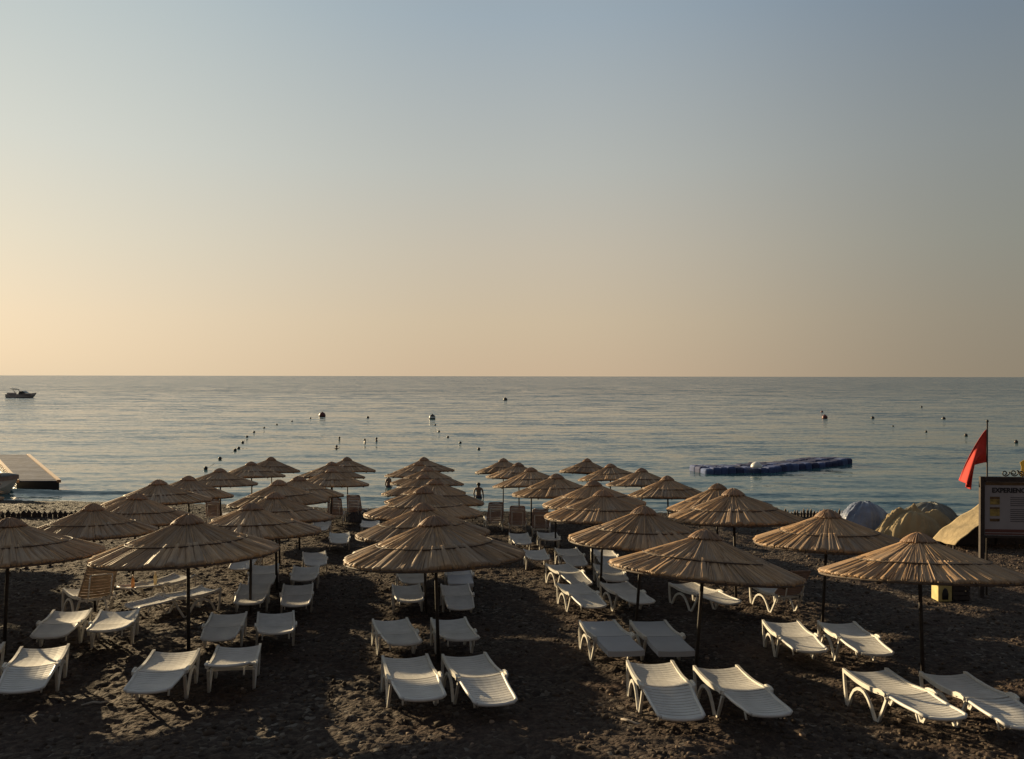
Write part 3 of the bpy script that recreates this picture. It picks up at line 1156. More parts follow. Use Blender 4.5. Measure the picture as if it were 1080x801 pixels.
# moored boat whose bow enters at the left edge
x, y = at_sea(18.5, 521)
bo = empty('rowing_boat', (x - 1.9, y, 0.0))
mb = MB(); hull(mb, 4.2, 1.7, -0.25, 0.78, 16, 0.35, 0.40); mb.build('hull', M['hull_near'], bo)
mb = MB()
secs = []
for t in np.linspace(0, 1, 15):
    xx_ = (t - 0.5) * 4.23
    w = (0.85 * (1 - max(0, (t - 0.40) / 0.60) ** 2.2) if t > 0.4 else 0.85 * (0.9 + 0.1 * t / 0.4)) + 0.02
    zt = 0.78 + 0.35 * max(0, t - 0.3) ** 1.5
    secs.append((xx_, w, zt))
vs, fs = [], []
for (xx_, w, zt) in secs:
    vs += [(xx_, -w, zt + 0.02), (xx_, -w, zt - 0.2), (xx_, w, zt - 0.2), (xx_, w, zt + 0.02)]
for i in range(14):
    for k in range(4):
        a = i * 4 + k; b = i * 4 + (k + 1) % 4
        fs.append((a, b, b + 4, a + 4))
fs.append((0, 1, 2, 3)); fs.append((59, 58, 57, 56))
mb.add(vs, fs)
mb.build('band', M['brown_slats'], bo)
mb = MB()
vs, fs = [], []
for (xx_, w, zt) in secs:
    for s in np.linspace(-1, 1, 7):
        vs.append((xx_, s * w * 0.97, zt + 0.03 + 0.20 * (1 - s * s) * min(1, w / 0.5)))
for i in range(14):
    for k in range(6):
        a = i * 7 + k
        fs.append((a, a + 1, a + 8, a + 7))
mb.add(vs, fs, True)
M['greycover'] = mat('grey_cover', (0.22, 0.23, 0.24), 0.7, noise=(4, 0.15), bump=(6, 0.5, 0.05))
cv = mb.build('cover', M['greycover'], bo)
sm = cv.modifiers.new('thick', 'SOLIDIFY'); sm.thickness = 0.02
bo.rotation_euler = (0, 0, R(-6))
tag(bo, 'pale boat with brown band and grey cover, its bow showing at the left edge', 'boat')

# floating jetty at left
M['deck'] = mat('grey_deck_boards', (0.15, 0.16, 0.21), 0.95, noise=(2.2, 0.35), spec=0.05)
M['deck_edge'] = mat('orange_edge_boards', (0.40, 0.22, 0.11), 0.6, noise=(4, 0.2))
jt = empty('jetty', (0, 0, 0))
p_nr = Vector((*at_sea(64, 508, 0.55), 0)); p_nl = Vector((*at_sea(16, 508, 0.55), 0))
p_fr = Vector((*at_sea(31, 480.5, 0.55), 0)); p_fl = Vector((*at_sea(-9, 480.5, 0.55), 0))
axis = p_fr - p_nr
cx = (p_nr + p_nl) / 2
jt.location = (cx.x, cx.y, 0)


def jpt(s, t, z):
    p = (p_nl.lerp(p_nr, s)).lerp(p_fl.lerp(p_fr, s), t) - Vector((cx.x, cx.y, 0))
    return (p.x, p.y, z)


mb = MB()
NB = 60
for i in range(NB):
    t0, t1 = (i + 0.04) / NB, (i + 0.96) / NB
    zz_ = 0.55 + random.uniform(-0.008, 0.008)
    c4 = [(0.09, t0), (0.91, t0), (0.91, t1), (0.09, t1)]
    vs = [jpt(s, t, zz_) for s, t in c4] + [jpt(s, t, zz_ - 0.05) for s, t in c4]
    mb.add(vs, [(0, 1, 2, 3), (7, 6, 5, 4), (0, 4, 5, 1), (1, 5, 6, 2), (2, 6, 7, 3), (3, 7, 4, 0)])
mb.build('deck', M['deck'], jt)
for s0, s1 in ((-0.005, 0.085), (0.915, 1.005)):
    mb = MB()
    c4 = [(s0, -0.002), (s1, -0.002), (s1, 1.0), (s0, 1.0)]
    vs = [jpt(s, t, 0.60) for s, t in c4] + [jpt(s, t, 0.44) for s, t in c4]
    mb.add(vs, [(0, 1, 2, 3), (7, 6, 5, 4), (0, 4, 5, 1), (1, 5, 6, 2), (2, 6, 7, 3), (3, 7, 4, 0)])
    mb.build('edge_board', M['deck_edge'], jt)
for i in range(6):
    t0, t1 = i / 6 + 0.004, (i + 1) / 6 - 0.01
    mb = MB()
    c4 = [(0.03, t0), (0.97, t0), (0.97, t1), (0.03, t1)]
    vs = [jpt(s, t, 0.49) for s, t in c4] + [jpt(s, t, -0.2) for s, t in c4]
    mb.add(vs, [(0, 1, 2, 3), (7, 6, 5, 4), (0, 4, 5, 1), (1, 5, 6, 2), (2, 6, 7, 3), (3, 7, 4, 0)])
    mb.build('float', M['black'], jt)
tag(jt, 'floating grey boarded jetty with orange edge boards in the water at left', 'jetty')

# blue floating platform of plastic cubes
M['blue'] = mat('blue_float', (0.06, 0.09, 0.22), 0.85, noise=(1.2, 0.35))
M['navy'] = mat('navy_float', (0.03, 0.04, 0.11), 0.85, noise=(1.2, 0.3))
M['ltblue'] = mat('pale_blue_float', (0.09, 0.13, 0.27), 0.9, noise=(2, 0.3))
pf = empty('floating_platform')
ends = [at_sea(745, 500.5), at_sea(818, 498), at_sea(900, 489)]
pf.location = (ends[0][0], ends[0][1], 0)


def seg(a, b, rows_, n, seed, h, keys):
    r_ = random.Random(seed)
    a = Vector((*a, 0)); b = Vector((*b, 0))
    d = b - a
    L = d.length
    d.normalize()
    nrm = Vector((-d.y, d.x, 0))
    rot = Matrix.Rotation(math.atan2(d.y, d.x), 3, 'Z')
    W_ = 0.78
    for i in range(n):
        for j in range(rows_):
            mb = MB()
            c = a + d * (i + 0.5) * (L / n) + nrm * (j + 0.5) * W_ + nrm * 0.12 * math.sin(i * 0.55)
            zt = h - 0.13 + 0.05 * math.sin(i * 0.7 + j) + r_.uniform(-0.025, 0.025)
            tl = Matrix.Rotation(r_.uniform(-0.04, 0.04), 3, 'X') @ Matrix.Rotation(r_.uniform(-0.04, 0.04), 3, 'Y')
            mb.box((c.x - ends[0][0], c.y - ends[0][1], zt - 0.32), (L / n + 0.06, W_ + 0.06, 0.64), rot @ tl, 0.14)
            mb.build('float', M[r_.choices(keys[0], keys[1])[0]], pf)


seg(ends[0], ends[1], 3, 9, 3, 0.50, (('blue', 'ltblue', 'navy'), (5, 1.5, 2)))
seg(ends[1], ends[2], 3, 13, 5, 0.52, (('navy', 'blue', 'white', 'ltblue'), (9, 2, 0.12, 0.4)))
tag(pf, 'long blue platform of floating plastic cubes lying offshore at right', 'floating platform')
x, y = at_sea(798, 491, 0.52)
dm = MB()
dm.lathe([(0.36, 0.0), (0.37, 0.05), (0.33, 0.17), (0.24, 0.28), (0.12, 0.34), (0.03, 0.36)], 18)
dmo = dm.build('dome_cover', M['white'])
dmo.location = (x, y, 0.42)
tag(dmo, 'small white dome standing on the blue floating platform', 'cover')

# buoys
M['buoy_red'] = mat('red_buoy', (0.12, 0.025, 0.02), 0.45)
M['buoy_dark'] = mat('dark_buoy', (0.03, 0.025, 0.025), 0.5)


def buoy(px, py, r, m, lab, group=None, white=False):
    x, y = at_sea(px, py)
    b = empty('buoy', (x, y, 0))
    mb = MB()
    prof = [(r * math.cos(t), r * 0.35 + r * math.sin(t)) for t in np.linspace(-PI / 2 * 0.97, PI / 2 * 0.93, 12)]
    mb.lathe(prof, 16)
    mb.build('float', M[m], b)
    mb = MB()
    mb.lathe([(r * 0.16, r * 1.3), (r * 0.16, r * 1.55), (r * 0.08, r * 1.6)], 8)
    mb.build('ring', M['black'], b)
    if white:
        mb = MB()
        mb.lathe([(r * 1.005 * math.cos(t), r * 0.35 + r * 1.01 * math.sin(t)) for t in np.linspace(-0.15, 0.35, 5)], 16)
        mb.build('stripe', M['white'], b)
    tag(b, lab, 'buoy', group)


SM = 'small dark buoys scattered offshore'
buoy(340, 440, 0.52, 'buoy_red', 'dark red buoy at the far corner of the left float line')
buoy(456, 442, 0.48, 'buoy_dark', 'dark buoy with white stripe at the far corner of the middle float line', None, True)
buoy(533, 422.5, 0.55, 'buoy_dark', 'lone dark buoy closest to the horizon, above the middle parasols')
buoy(870, 441, 0.42, 'buoy_red', 'larger red buoy offshore beyond the blue floating platform')
buoy(867, 434.5, 0.22, 'buoy_red', 'small red float just behind the larger red buoy')
buoy(920.5, 441, 0.26, 'buoy_dark', 'low dark buoy right of the red buoy pair', SM)
buoy(995.5, 441.5, 0.26, 'buoy_dark', 'low dark buoy offshore, left of the flagpole top', SM)
buoy(972, 429, 0.22, 'buoy_dark', 'faint dark buoy farthest out on the right side', SM)
buoy(977, 455, 0.13, 'buoy_dark', 'tiny dark float between two low buoys and the flag', SM)
buoy(942, 449.5, 0.13, 'buoy_dark', 'tiny dark float between the red buoys and the flag', SM)
buoy(1019, 459, 0.18, 'buoy_dark', 'tiny dark buoy in the water left of the flag top', SM)
buoy(1072, 466, 0.18, 'buoy_dark', 'tiny dark buoy in the water right of the flagpole', SM)
buoy(388, 441.5, 0.22, 'buoy_dark', 'low dark float midway between the two corner buoys', SM)


def float_line(pts, lab):
    w = [Vector((*at_sea(*p), 0)) for p in pts]
    o = empty('float_line', w[0])
    mb = MB()
    mb.tube([p - w[0] + Vector((0, 0, -0.02)) for p in w], 0.008, 4)
    mb.build('rope', M['black'], o)
    fl = MB()
    fl.lathe([(0.04, -0.05), (0.11, -0.03), (0.14, 0.06), (0.11, 0.15), (0.03, 0.19)], 10)
    fm = fl.mesh('float', M['buoy_dark'])
    for p in w[:-1]:
        f = link('float', fm, o)
        f.location = p - w[0]
    tag(o, lab, 'float line')


float_line([(217, 495.5), (232, 485), (248, 476), (251.8, 474), (256, 468), (260.5, 462), (268, 457), (278.6, 452.5), (292, 449), (308, 445.5), (327.5, 442), (339, 440.4)],
           'line of dark floats curving out from the left parasols to the red buoy')
float_line([(505, 474.5), (485.5, 468), (472.5, 462), (463, 456), (459, 449), (456, 442.6)],
           'line of dark floats running out from the middle parasols to the striped buoy')


# ---------------------------------------------------------------- people
def skin_body(name, joints, edges, m, parent=None, sub=2):
    me = bpy.data.meshes.new(name)
    me.from_pydata([j[0] for j in joints], edges, [])
    o = bpy.data.objects.new(name, me)
    col.objects.link(o)
    md = o.modifiers.new('skin', 'SKIN')
    for i, j in enumerate(joints):
        me.skin_vertices[0].data[i].radius = j[1] if isinstance(j[1], tuple) else (j[1], j[1])
    me.skin_vertices[0].data[0].use_root = True
    md2 = o.modifiers.new('sub', 'SUBSURF')
    md2.levels = sub; md2.render_levels = sub
    dg = bpy.context.evaluated_depsgraph_get()
    nm = bpy.data.meshes.new_from_object(o.evaluated_get(dg))
    bpy.data.objects.remove(o)
    bpy.data.meshes.remove(me)
    nm.name = name
    nm.materials.clear()
    nm.materials.append(m)
    nm.polygons.foreach_set('use_smooth', [True] * len(nm.polygons))
    return nm


def stand_joints(H=1.68):
    k = H / 1.68
    J = [((0, 0, 0.92), (0.15, 0.10)), ((0, 0, 1.10), (0.13, 0.09)), ((0, 0.01, 1.28), (0.165, 0.10)), ((0, 0.01, 1.38), (0.12, 0.08)),
         ((0, 0, 1.45), 0.052), ((0, -0.01, 1.51), (0.072, 0.08)), ((0, -0.01, 1.60), (0.078, 0.092)), ((0, 0, 1.655), (0.05, 0.06)),
         ((0.19, 0.01, 1.36), 0.052), ((0.25, 0.03, 1.10), 0.040), ((0.24, -0.08, 0.88), 0.030), ((0.23, -0.12, 0.80), (0.036, 0.018)), ((0.23, -0.14, 0.72), (0.026, 0.013)),
         ((-0.19, 0.01, 1.36), 0.052), ((-0.25, 0.03, 1.10), 0.040), ((-0.24, -0.08, 0.88), 0.030), ((-0.23, -0.12, 0.80), (0.036, 0.018)), ((-0.23, -0.14, 0.72), (0.026, 0.013)),
         ((0.10, 0, 0.80), 0.085), ((0.11, 0, 0.47), 0.058), ((0.11, 0.03, 0.10), 0.038), ((0.11, -0.10, 0.03), (0.042, 0.025)),
         ((-0.10, 0, 0.80), 0.085), ((-0.11, 0, 0.47), 0.058), ((-0.11, 0.03, 0.10), 0.038), ((-0.11, -0.10, 0.03), (0.042, 0.025))]
    E = [(0, 1), (1, 2), (2, 3), (3, 4), (4, 5), (5, 6), (6, 7), (3, 8), (8, 9), (9, 10), (10, 11), (11, 12), (3, 13), (13, 14), (14, 15), (15, 16), (16, 17),
         (0, 18), (18, 19), (19, 20), (20, 21), (0, 22), (22, 23), (23, 24), (24, 25)]
    return [((p[0] * k, p[1] * k, p[2] * k), r) for p, r in J], E


body_me = skin_body('body', *stand_joints(), M['skin'])
hb = MB()
hb.lathe([(0.100, -0.04), (0.108, 0.02), (0.095, 0.075), (0.06, 0.108), (0.012, 0.118)], 14, (0, 0.018, 1.575))
hair_me = hb.mesh('hair', M['hair'])
sb = MB()
sb.lathe([(0.10, 0.70), (0.185, 0.76), (0.185, 0.92), (0.158, 1.0)], 14)
sb.v = [(p[0], p[1] * 0.72, p[2]) for p in sb.v]
suit_me = sb.mesh('swim_shorts', M['swim'])


def person(px, py, depth, rz, lab, lean=0.0, suit=True):
    """px, py: where the water closes round the figure; depth: height of that line above its soles"""
    x, y = at_sea(px, py)
    o = empty('person', (x, y, -depth))
    link('body', body_me, o)
    link('hair', hair_me, o)
    if suit:
        link('swim_shorts', suit_me, o)
    o.rotation_euler = (lean, 0, rz)
    tag(o, lab, 'person')


person(505, 524.5, 0.92, R(170), 'person standing waist deep in the sea beside the middle parasols')
person(410, 513, 0.98, R(60), 'person wading near the shore, just left of the middle parasols')
person(358, 464, 1.42, R(20), 'swimmer farther out of two, beside the pair, left of centre', 0.0)
person(355, 473.5, 1.40, R(200), 'swimmer closest to the beach, between the two float lines')
person(385, 467, 1.34, R(120), 'left swimmer of the pair chatting between the float lines')
person(397, 466, 1.30, R(-100), 'right swimmer of the pair chatting between the float lines')


# ---------------------------------------------------------------- tarpaulin-covered craft at right
def tarp(name, px0, px1, pybase, ytop, depth, m, lab, seed, peak=0.5, folds=9, sharp=1.0, dback=0.0, cat='covered boat', pw=2.2):
    x0, y0 = at(px0, pybase); x1, _ = at(px1, pybase)
    W_ = (x1 - x0) * 1.0
    cxx = (x0 + x1) / 2
    y0 += dback
    hgt = CAM_Z - (ytop - 397) / F * (y0 + depth * 0.5) - gz(cxx, y0 + depth * 0.5)
    r_ = random.Random(seed)
    NX, NY = 90, 60
    xs = np.linspace(-1, 1, NX + 1); ys = np.linspace(-1, 1, NY + 1)
    A, B = np.meshgrid(xs, ys)
    pk = peak * 2 - 1
    # ridge along x with a hump at pk
    rx = np.where(A < pk, (pk - A) / (1 + pk), (A - pk) / (1 - pk))
    ry = np.abs(B)
    rad = (rx ** 1.9 + ry ** 2.2) ** 0.5
    prof = np.clip(1 - rad ** (sharp * 1.7), 0, 1)
    th = np.arctan2(B, A - pk)
    ph = [r_.uniform(0, 6.28) for _ in range(4)]
    def ridged(n, k, sd):
        # creases running down from the top: cyclic in the angle
        a_, b_ = np.cos(th) * n, np.sin(th) * n
        v = vnoise(a_ + 5 * sd + rad * 0.6, b_ + rad * 0.4, sd) + 0.6 * vnoise(a_ * 2 + rad, b_ * 2 + 9, sd + 1)
        return (1 - np.abs(v) * k)
    fold = 1.1 * ridged(folds * 0.30, 3.2, seed) + 0.5 * ridged(folds * 0.75, 3.0, seed + 4) - 0.9
    sup = [(pk, 0.0, 1.0, 0.95)]
    for q in range(4):
        sup.append((r_.uniform(-0.55, 0.6), r_.uniform(-0.5, 0.5), r_.uniform(0.62, 0.95), r_.uniform(0.55, 0.85)))
    acc = 0
    for (sx0, sy0, hh, rr) in sup:
        dd = np.sqrt((A - sx0) ** 2 + (B - sy0) ** 2) / rr
        acc = acc + np.exp(14 * hh * np.clip(1 - dd ** (pw if hh < 1 else (2.6 if pw > 2 else 0.8)), 0, 1))
    drape = np.log(acc) / 14
    drape = (drape - drape.min()) / (drape.max() - drape.min())
    Z_ = hgt * np.minimum(drape, prof ** 0.6) + hgt * 0.13 * fold * np.clip(prof * 3, 0, 1) * np.clip(rad, 0.42, 1)
    Z_ += 0.05 * vnoise(A * 7, B * 7, seed + 3) * np.clip(prof * 4, 0, 1)
    stretch = 1 + 0.05 * np.sin(th * folds + ph[0]) * np.clip(rad, 0, 1)
    clip = np.maximum(1, rad)
    Xl = (pk + (A - pk) / clip * stretch) * W_ / 2
    Yl = B / clip * stretch * depth / 2 + depth / 2
    base_z = np.vectorize(gz)(Xl + cxx, Yl + y0)
    o_loc = (cxx, y0, gz(cxx, y0))
    me = grid_mesh(name, Xl, Yl, Z_ + base_z - o_loc[2] - 0.02, m)
    o = link(name, me)
    o.location = o_loc
    sd = o.modifiers.new('thick', 'SOLIDIFY'); sd.thickness = 0.012
    tag(o, lab, cat)
    return o


M['silver'] = mat('silver_blue_tarp', (0.17, 0.20, 0.28), 0.42, noise=(2.5, 0.25), bump=(5, 0.5, 0.08))
M['beige'] = mat('beige_canvas', (0.36, 0.275, 0.155), 0.85, noise=(2, 0.15), bump=(5, 0.4, 0.06))
M['olive'] = mat('olive_grey_tarp', (0.15, 0.145, 0.12), 0.55, noise=(2, 0.2), bump=(5, 0.5, 0.08))
tarp('tarp_covered_boat', 893, 962, 566, 528, 2.0, M['silver'], 'low craft under a silver blue tarpaulin behind the rightmost parasols', 5, 0.45, 8, 1.3)
tarp('tarp_covered_boat', 934, 1040, 571, 529, 1.8, M['beige'], 'heap under beige folded canvas, right of the silver blue tarpaulin', 9, 0.42, 12, 0.95, pw=1.6)
tarp('tarp_covered_boat', 962, 1058, 572, 529, 2.2, M['olive'], 'craft under an olive grey tarpaulin behind the beige canvas heap', 14, 0.55, 6, 1.4, 0.9)

M['shelter'] = mat('shelter_canvas', (0.30, 0.23, 0.13), 0.9, noise=(2.5, 0.22), bump=(6, 0.5, 0.06))
# canvas lean-to behind the notice board
sx, sy = at(1006, 580); ex, _ = at(1130, 580)
lt = empty('canvas_shelter', (sx, sy, gz(sx, sy)))
WL = ex - sx
NX, NY = 40, 20
A, B = np.meshgrid(np.linspace(0, 1, NX + 1), np.linspace(0, 1, NY + 1))
Zr = 0.18 + 1.55 * (1 - np.abs(A - 0.55) / 0.55) ** 0.85 + 0.035 * np.sin(A * 34 + B * 4 + 2 * np.sin(A * 7)) * np.sin(PI * A) ** 0.5 + 0.05 * vnoise(A * 9, B * 5, 4) - 0.1 * np.sin(PI * B) * np.sin(PI * A)
Zr = np.nan_to_num(Zr, nan=0.18)
me = grid_mesh('canvas', A * WL, B * 1.4 - 0.1, Zr - 0.06 * B * 1.4, M['shelter'])
c_o = link('canvas', me, lt)
sd = c_o.modifiers.new('thick', 'SOLIDIFY'); sd.thickness = 0.015
mb = MB()
for (px_, py_) in ((0.08, 0.1), (0.08, 1.15), (WL * 0.55, 0.1), (WL * 0.55, 1.15), (WL * 0.95, 0.1), (WL * 0.95, 1.15)):
    hh = 0.18 + 1.55 * (1 - abs(px_ / WL - 0.55) / 0.55) ** 0.85 - 0.05 - 0.06 * py_
    mb2 = MB()
    mb2.tube([(px_, py_, -0.3 - 0.067 * py_), (px_, py_, hh)], 0.035, 8)
    mb2.build('post', M['darkwood'], lt)
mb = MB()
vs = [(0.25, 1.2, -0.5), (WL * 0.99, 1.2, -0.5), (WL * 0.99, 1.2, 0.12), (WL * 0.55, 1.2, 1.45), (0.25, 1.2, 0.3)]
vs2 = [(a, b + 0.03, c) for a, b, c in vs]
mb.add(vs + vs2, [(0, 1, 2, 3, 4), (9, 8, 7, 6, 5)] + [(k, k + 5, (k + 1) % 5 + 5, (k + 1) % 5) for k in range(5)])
mb.build('shade_panel', M['darkwood'], lt)  # dark sheet standing in for the shade under the canvas
tag(lt, 'beige canvas shelter with a dark sheet for inner shade, behind the notice board', 'shelter')

# notice board
bx, by = at(1036, 629)
px2m = by / F
sg = empty('notice_board', (bx, by, gz(bx, by)))
BW, BT, BB = 2.05, (CAM_Z - (502 - 397) * px2m) - gz(bx, by), (CAM_Z - (566 - 397) * px2m) - gz(bx, by)
for xp in (0.0, BW):
    mb = MB()
    mb.box((xp, 0, (BT - 0.4) / 2), (0.10, 0.09, BT + 0.4), bev=0.008)
    mb.build('post', M['darkwood'], sg)
mb = MB()
mb.box((BW / 2, -0.012, BT - 0.055), (BW - 0.104, 0.10, 0.11), bev=0.008)
mb.box((BW / 2, -0.012, BB + 0.02), (BW - 0.104, 0.08, 0.06), bev=0.008)
mb.build('frame', M['darkwood'], sg)
M['panelgrey'] = mat('notice_panel', (0.36, 0.335, 0.345), 0.6, noise=(3, 0.08), spec=0.2)
mb = MB()
mb.box((BW / 2, 0.0, (BB + BT) / 2 - 0.02), (BW - 0.104, 0.03, BT - BB - 0.09))
panel = mb.build('panel', M['panelgrey'], sg)
M['ink'] = mat('dark_ink', (0.02, 0.02, 0.025), 0.6)
M['ochre'] = mat('ochre_picture', (0.34, 0.24, 0.07), 0.6, noise=(12, 0.5))
M['umber'] = mat('umber_picture', (0.12, 0.07, 0.03), 0.6, noise=(12, 0.4))
M['rust'] = mat('rust_stripe', (0.14, 0.05, 0.04), 0.6)
M['greyline'] = mat('grey_print', (0.07, 0.07, 0.08), 0.6)
fc = bpy.data.curves.new('title', 'FONT')
fc.body = 'EXPERIENCES'
fc.size = 0.155
fc.extrude = 0.003
fc.offset = 0.006
fc.align_x = 'LEFT'
to = bpy.data.objects.new('title_lettering', fc)
col.objects.link(to)
to.parent = sg
to.rotation_euler = (PI / 2, 0, 0)
to.location = (0.22, -0.020, BT - 0.37)
fc.materials.append(M['ink'])
bpy.context.view_layer.update()
tm = bpy.data.meshes.new_from_object(to.evaluated_get(bpy.context.evaluated_depsgraph_get()))
tm.name = 'title_lettering'
t2 = bpy.data.objects.new('title_lettering', tm)
col.objects.link(t2)
t2.parent = panel
t2.rotation_euler = to.rotation_euler
t2.location = to.location
t2.scale = (0.98, 1, 1)
bpy.data.objects.remove(to)
t2.name = 'title_lettering'
for (z0, z1, key) in ((0.47, 0.53, 'umber'), (0.53, 0.66, 'ochre'), (0.72, 0.765, 'umber'), (0.765, 0.93, 'ochre'), (0.99, 1.06, 'umber')):
    mb = MB()
    mb.box((0.29, -0.018, BT - (z0 + z1) / 2), (0.22, 0.006, z1 - z0 - 0.004))
    mb.build('picture', M[key], panel)
mb = MB()
for k in range(13):
    if k == 5:
        continue
    zz_ = BT - 0.49 - k * 0.047
    mb.box((1.22 - (0.04 * (k % 3)), -0.018, zz_), (1.15 - 0.08 * (k % 3), 0.005, 0.014))
mb.build('printed_lines', M['greyline'], panel)
mb = MB()
mb.box((BW / 2, -0.018, BB + 0.16), (BW - 0.14, 0.006, 0.07))
mb.box((BW / 2, -0.018, BB + 0.085), (BW - 0.14, 0.006, 0.035))
mb.build('stripe', M['rust'], panel)
mb = MB()
mb.box((BW / 2, -0.018, BT - 0.165), (BW - 0.14, 0.006, 0.07))
mb.build('header_strip', M['umber'], panel)
sg.rotation_euler = (0, 0, R(-4))
tag(sg, 'dark framed notice board headed EXPERIENCES at the right edge', 'notice board')

# coils of black wire along the board's top
wr = MB()
rz = Matrix.Rotation(R(-4), 3, 'Z')


def coil(cx, cz, r, turns, ph):
    pts = []
    for i in range(22):
        t = i / 21
        a = ph + t * turns * 2 * PI
        q = r * (0.35 + 0.65 * t)
        pts.append(rz @ Vector((cx + q * math.cos(a) + 0.03 * t, 0.02 * math.sin(a * 0.5), cz + q * math.sin(a))))
    return pts


chain = [(0.42, 0.03, 0.02, 0.7, 0)]
pts = []
for (cx_, cz_, r, tn, ph) in ((0.52, 0.07, 0.075, 1.3, -1.5), (0.72, 0.08, 0.085, 1.4, -1.5), (0.90, 0.07, 0.075, 1.3, -1.5), (1.10, 0.07, 0.07, 1.3, -1.5)):
    pts += coil(cx_, cz_, r, tn, ph)
wr.tube(pts, 0.014, 6)
wo = wr.build('wire_coil', M['black'])
wo.location = (bx, by, gz(bx, by) + BT + 0.012)
tag(wo, 'curled black wire lying along the top of the notice board', 'wire')

# red flag
fx, fy = at(1041.5, 620)
fd_ = by + 0.25
fx = (1041.5 - 540) / F * fd_
fg = empty('beach_flag', (fx, fd_, gz(fx, fd_)))
ztop = CAM_Z - (445 - 397) / F * fd_ - gz(fx, fd_)
mb = MB(); mb.tube([(0, 0, -0.4), (0, 0, ztop)], [0.024, 0.017], 10); mb.build('pole', M['pole'], fg)
mb = MB(); mb.lathe([(0.012, 0), (0.03, 0.02), (0.03, 0.05), (0.008, 0.07)], 10, (0, 0, ztop)); mb.build('finial', M['black'], fg)


def fz(py):
    return CAM_Z - (py - 397) / F * fd_ - gz(fx, fd_)


# hanging cloth: hoist along the pole, the fly drooping down to the left with folds
hoist = [fz(452), fz(487)]
NXf, NYf = 26, 22
vs = []
pxm = fd_ / F
for j in range(NYf + 1):
    b = j / NYf
    for i in range(NXf + 1):
        a = i / NXf
        # top edge falls from (1041,452) to (1017,507); bottom edge from (1041,487) past (1031,490) to (1025,517)
        tx, ty = -24.5 * a ** 0.9, 452 + 55 * a ** 1.12
        if a < 0.42:
            bx_, by_ = -10.5 * a / 0.42, 487 + 3 * a / 0.42
        else:
            q = (a - 0.42) / 0.58
            bx_, by_ = -10.5 - 5.0 * q, 490 + 26 * q
        X_ = (tx * (1 - b) + bx_ * b) * pxm
        Z_ = fz(ty * (1 - b) + by_ * b)
        Y_ = 0.10 * math.sin(b * 7.5 + a * 2.2) * a ** 0.6 + 0.05 * math.sin(b * 15 + 1) * a + 0.06 * a
        vs.append((X_ - 0.02, Y_, Z_))
fs = [(j * (NXf + 1) + i, j * (NXf + 1) + i + 1, (j + 1) * (NXf + 1) + i + 1, (j + 1) * (NXf + 1) + i) for j in range(NYf) for i in range(NXf)]
mb = MB(); mb.add(vs, fs, True)
cl_ = mb.build('cloth', M['red'], fg)
sd = cl_.modifiers.new('thick', 'SOLIDIFY'); sd.thickness = 0.006
tag(fg, 'red flag drooping from a thin pole behind the notice board', 'flag')

# yellow pennant whose edge shows at the right picture edge
yx = (1085 - 540) / F * (by + 1.2)
yd = by + 1.2
yf = empty('pennant', (yx, yd, gz(yx, yd)))
zt = CAM_Z - (478 - 397) / F * yd - gz(yx, yd)
mb = MB(); mb.tube([(0, 0, -0.3), (0, 0, zt)], 0.018, 8); mb.build('pole', M['pole'], yf)
mb = MB()
vs = []
for j in range(9):
    for i in range(9):
        a, b = i / 8, j / 8
        vs.append((-0.02 - 0.19 * a * (1 - 0.25 * b), 0.03 * math.sin(b * 6 + a * 3) * a, zt - 0.1 - 0.38 * b - 0.12 * a))
mb.add(vs, [(j * 9 + i, j * 9 + i + 1, (j + 1) * 9 + i + 1, (j + 1) * 9 + i) for j in range(8) for i in range(8)], True)
cl_ = mb.build('cloth', M['yellow'], yf)
sd = cl_.modifiers.new('thick', 'SOLIDIFY'); sd.thickness = 0.006
tag(yf, 'yellow pennant on a pole, half cut by the right picture edge', 'pennant')

# yellow box with a dark opening, and a dark crate, beyond the front right parasol
M['yellowbox'] = mat('yellow_box_paint', (0.52, 0.42, 0.16), 0.6, noise=(6, 0.2))
cx_, cy_ = at(994, 632)
yb = empty('yellow_bin', (cx_, cy_, gz(cx_, cy_)))
mb = MB(); mb.box((0, 0, 0.28), (0.32, 0.3, 0.58), bev=0.015); mb.build('body', M['yellowbox'], yb)
mb = MB(); mb.box((0, 0, 0.585), (0.36, 0.34, 0.03), bev=0.008); mb.build('lid', M['yellowbox'], yb)
mb = MB(); mb.lathe([(0.07, -0.01), (0.075, 0.12), (0.05, 0.22), (0.015, 0.26)], 10, (0, 0, 0.05))
mb.v = [(p[0], -0.155 + p[1] * 0.1, p[2]) for p in mb.v]
mb.build('opening', M['black'], yb)
tag(yb, 'small yellow bin with dark opening, seen under the front right parasol', 'bin')
cx_, cy_ = at(1010.5, 631)
cb = empty('crate', (cx_, cy_, gz(cx_, cy_)))
mb = MB()
for k in range(5):
    for s in (-1, 1):
        mb.box((0, s * 0.17, 0.06 + k * 0.11), (0.40, 0.02, 0.09))
        mb.box((s * 0.20, 0, 0.06 + k * 0.11), (0.02, 0.316, 0.09))
mb.build('slatted_side', M['darkwood'], cb)
mb = MB()
for sx_ in (-1, 1):
    for sy_ in (-1, 1):
        mb.box((sx_ * 0.172, sy_ * 0.142, 0.28), (0.033, 0.033, 0.56))
mb.build('corner_post', M['darkwood'], cb)
mb = MB(); mb.box((0, 0, 0.572), (0.46, 0.40, 0.025)); mb.build('lid', M['darkwood'], cb)
tag(cb, 'dark slatted wooden crate standing just right of the yellow bin', 'crate')


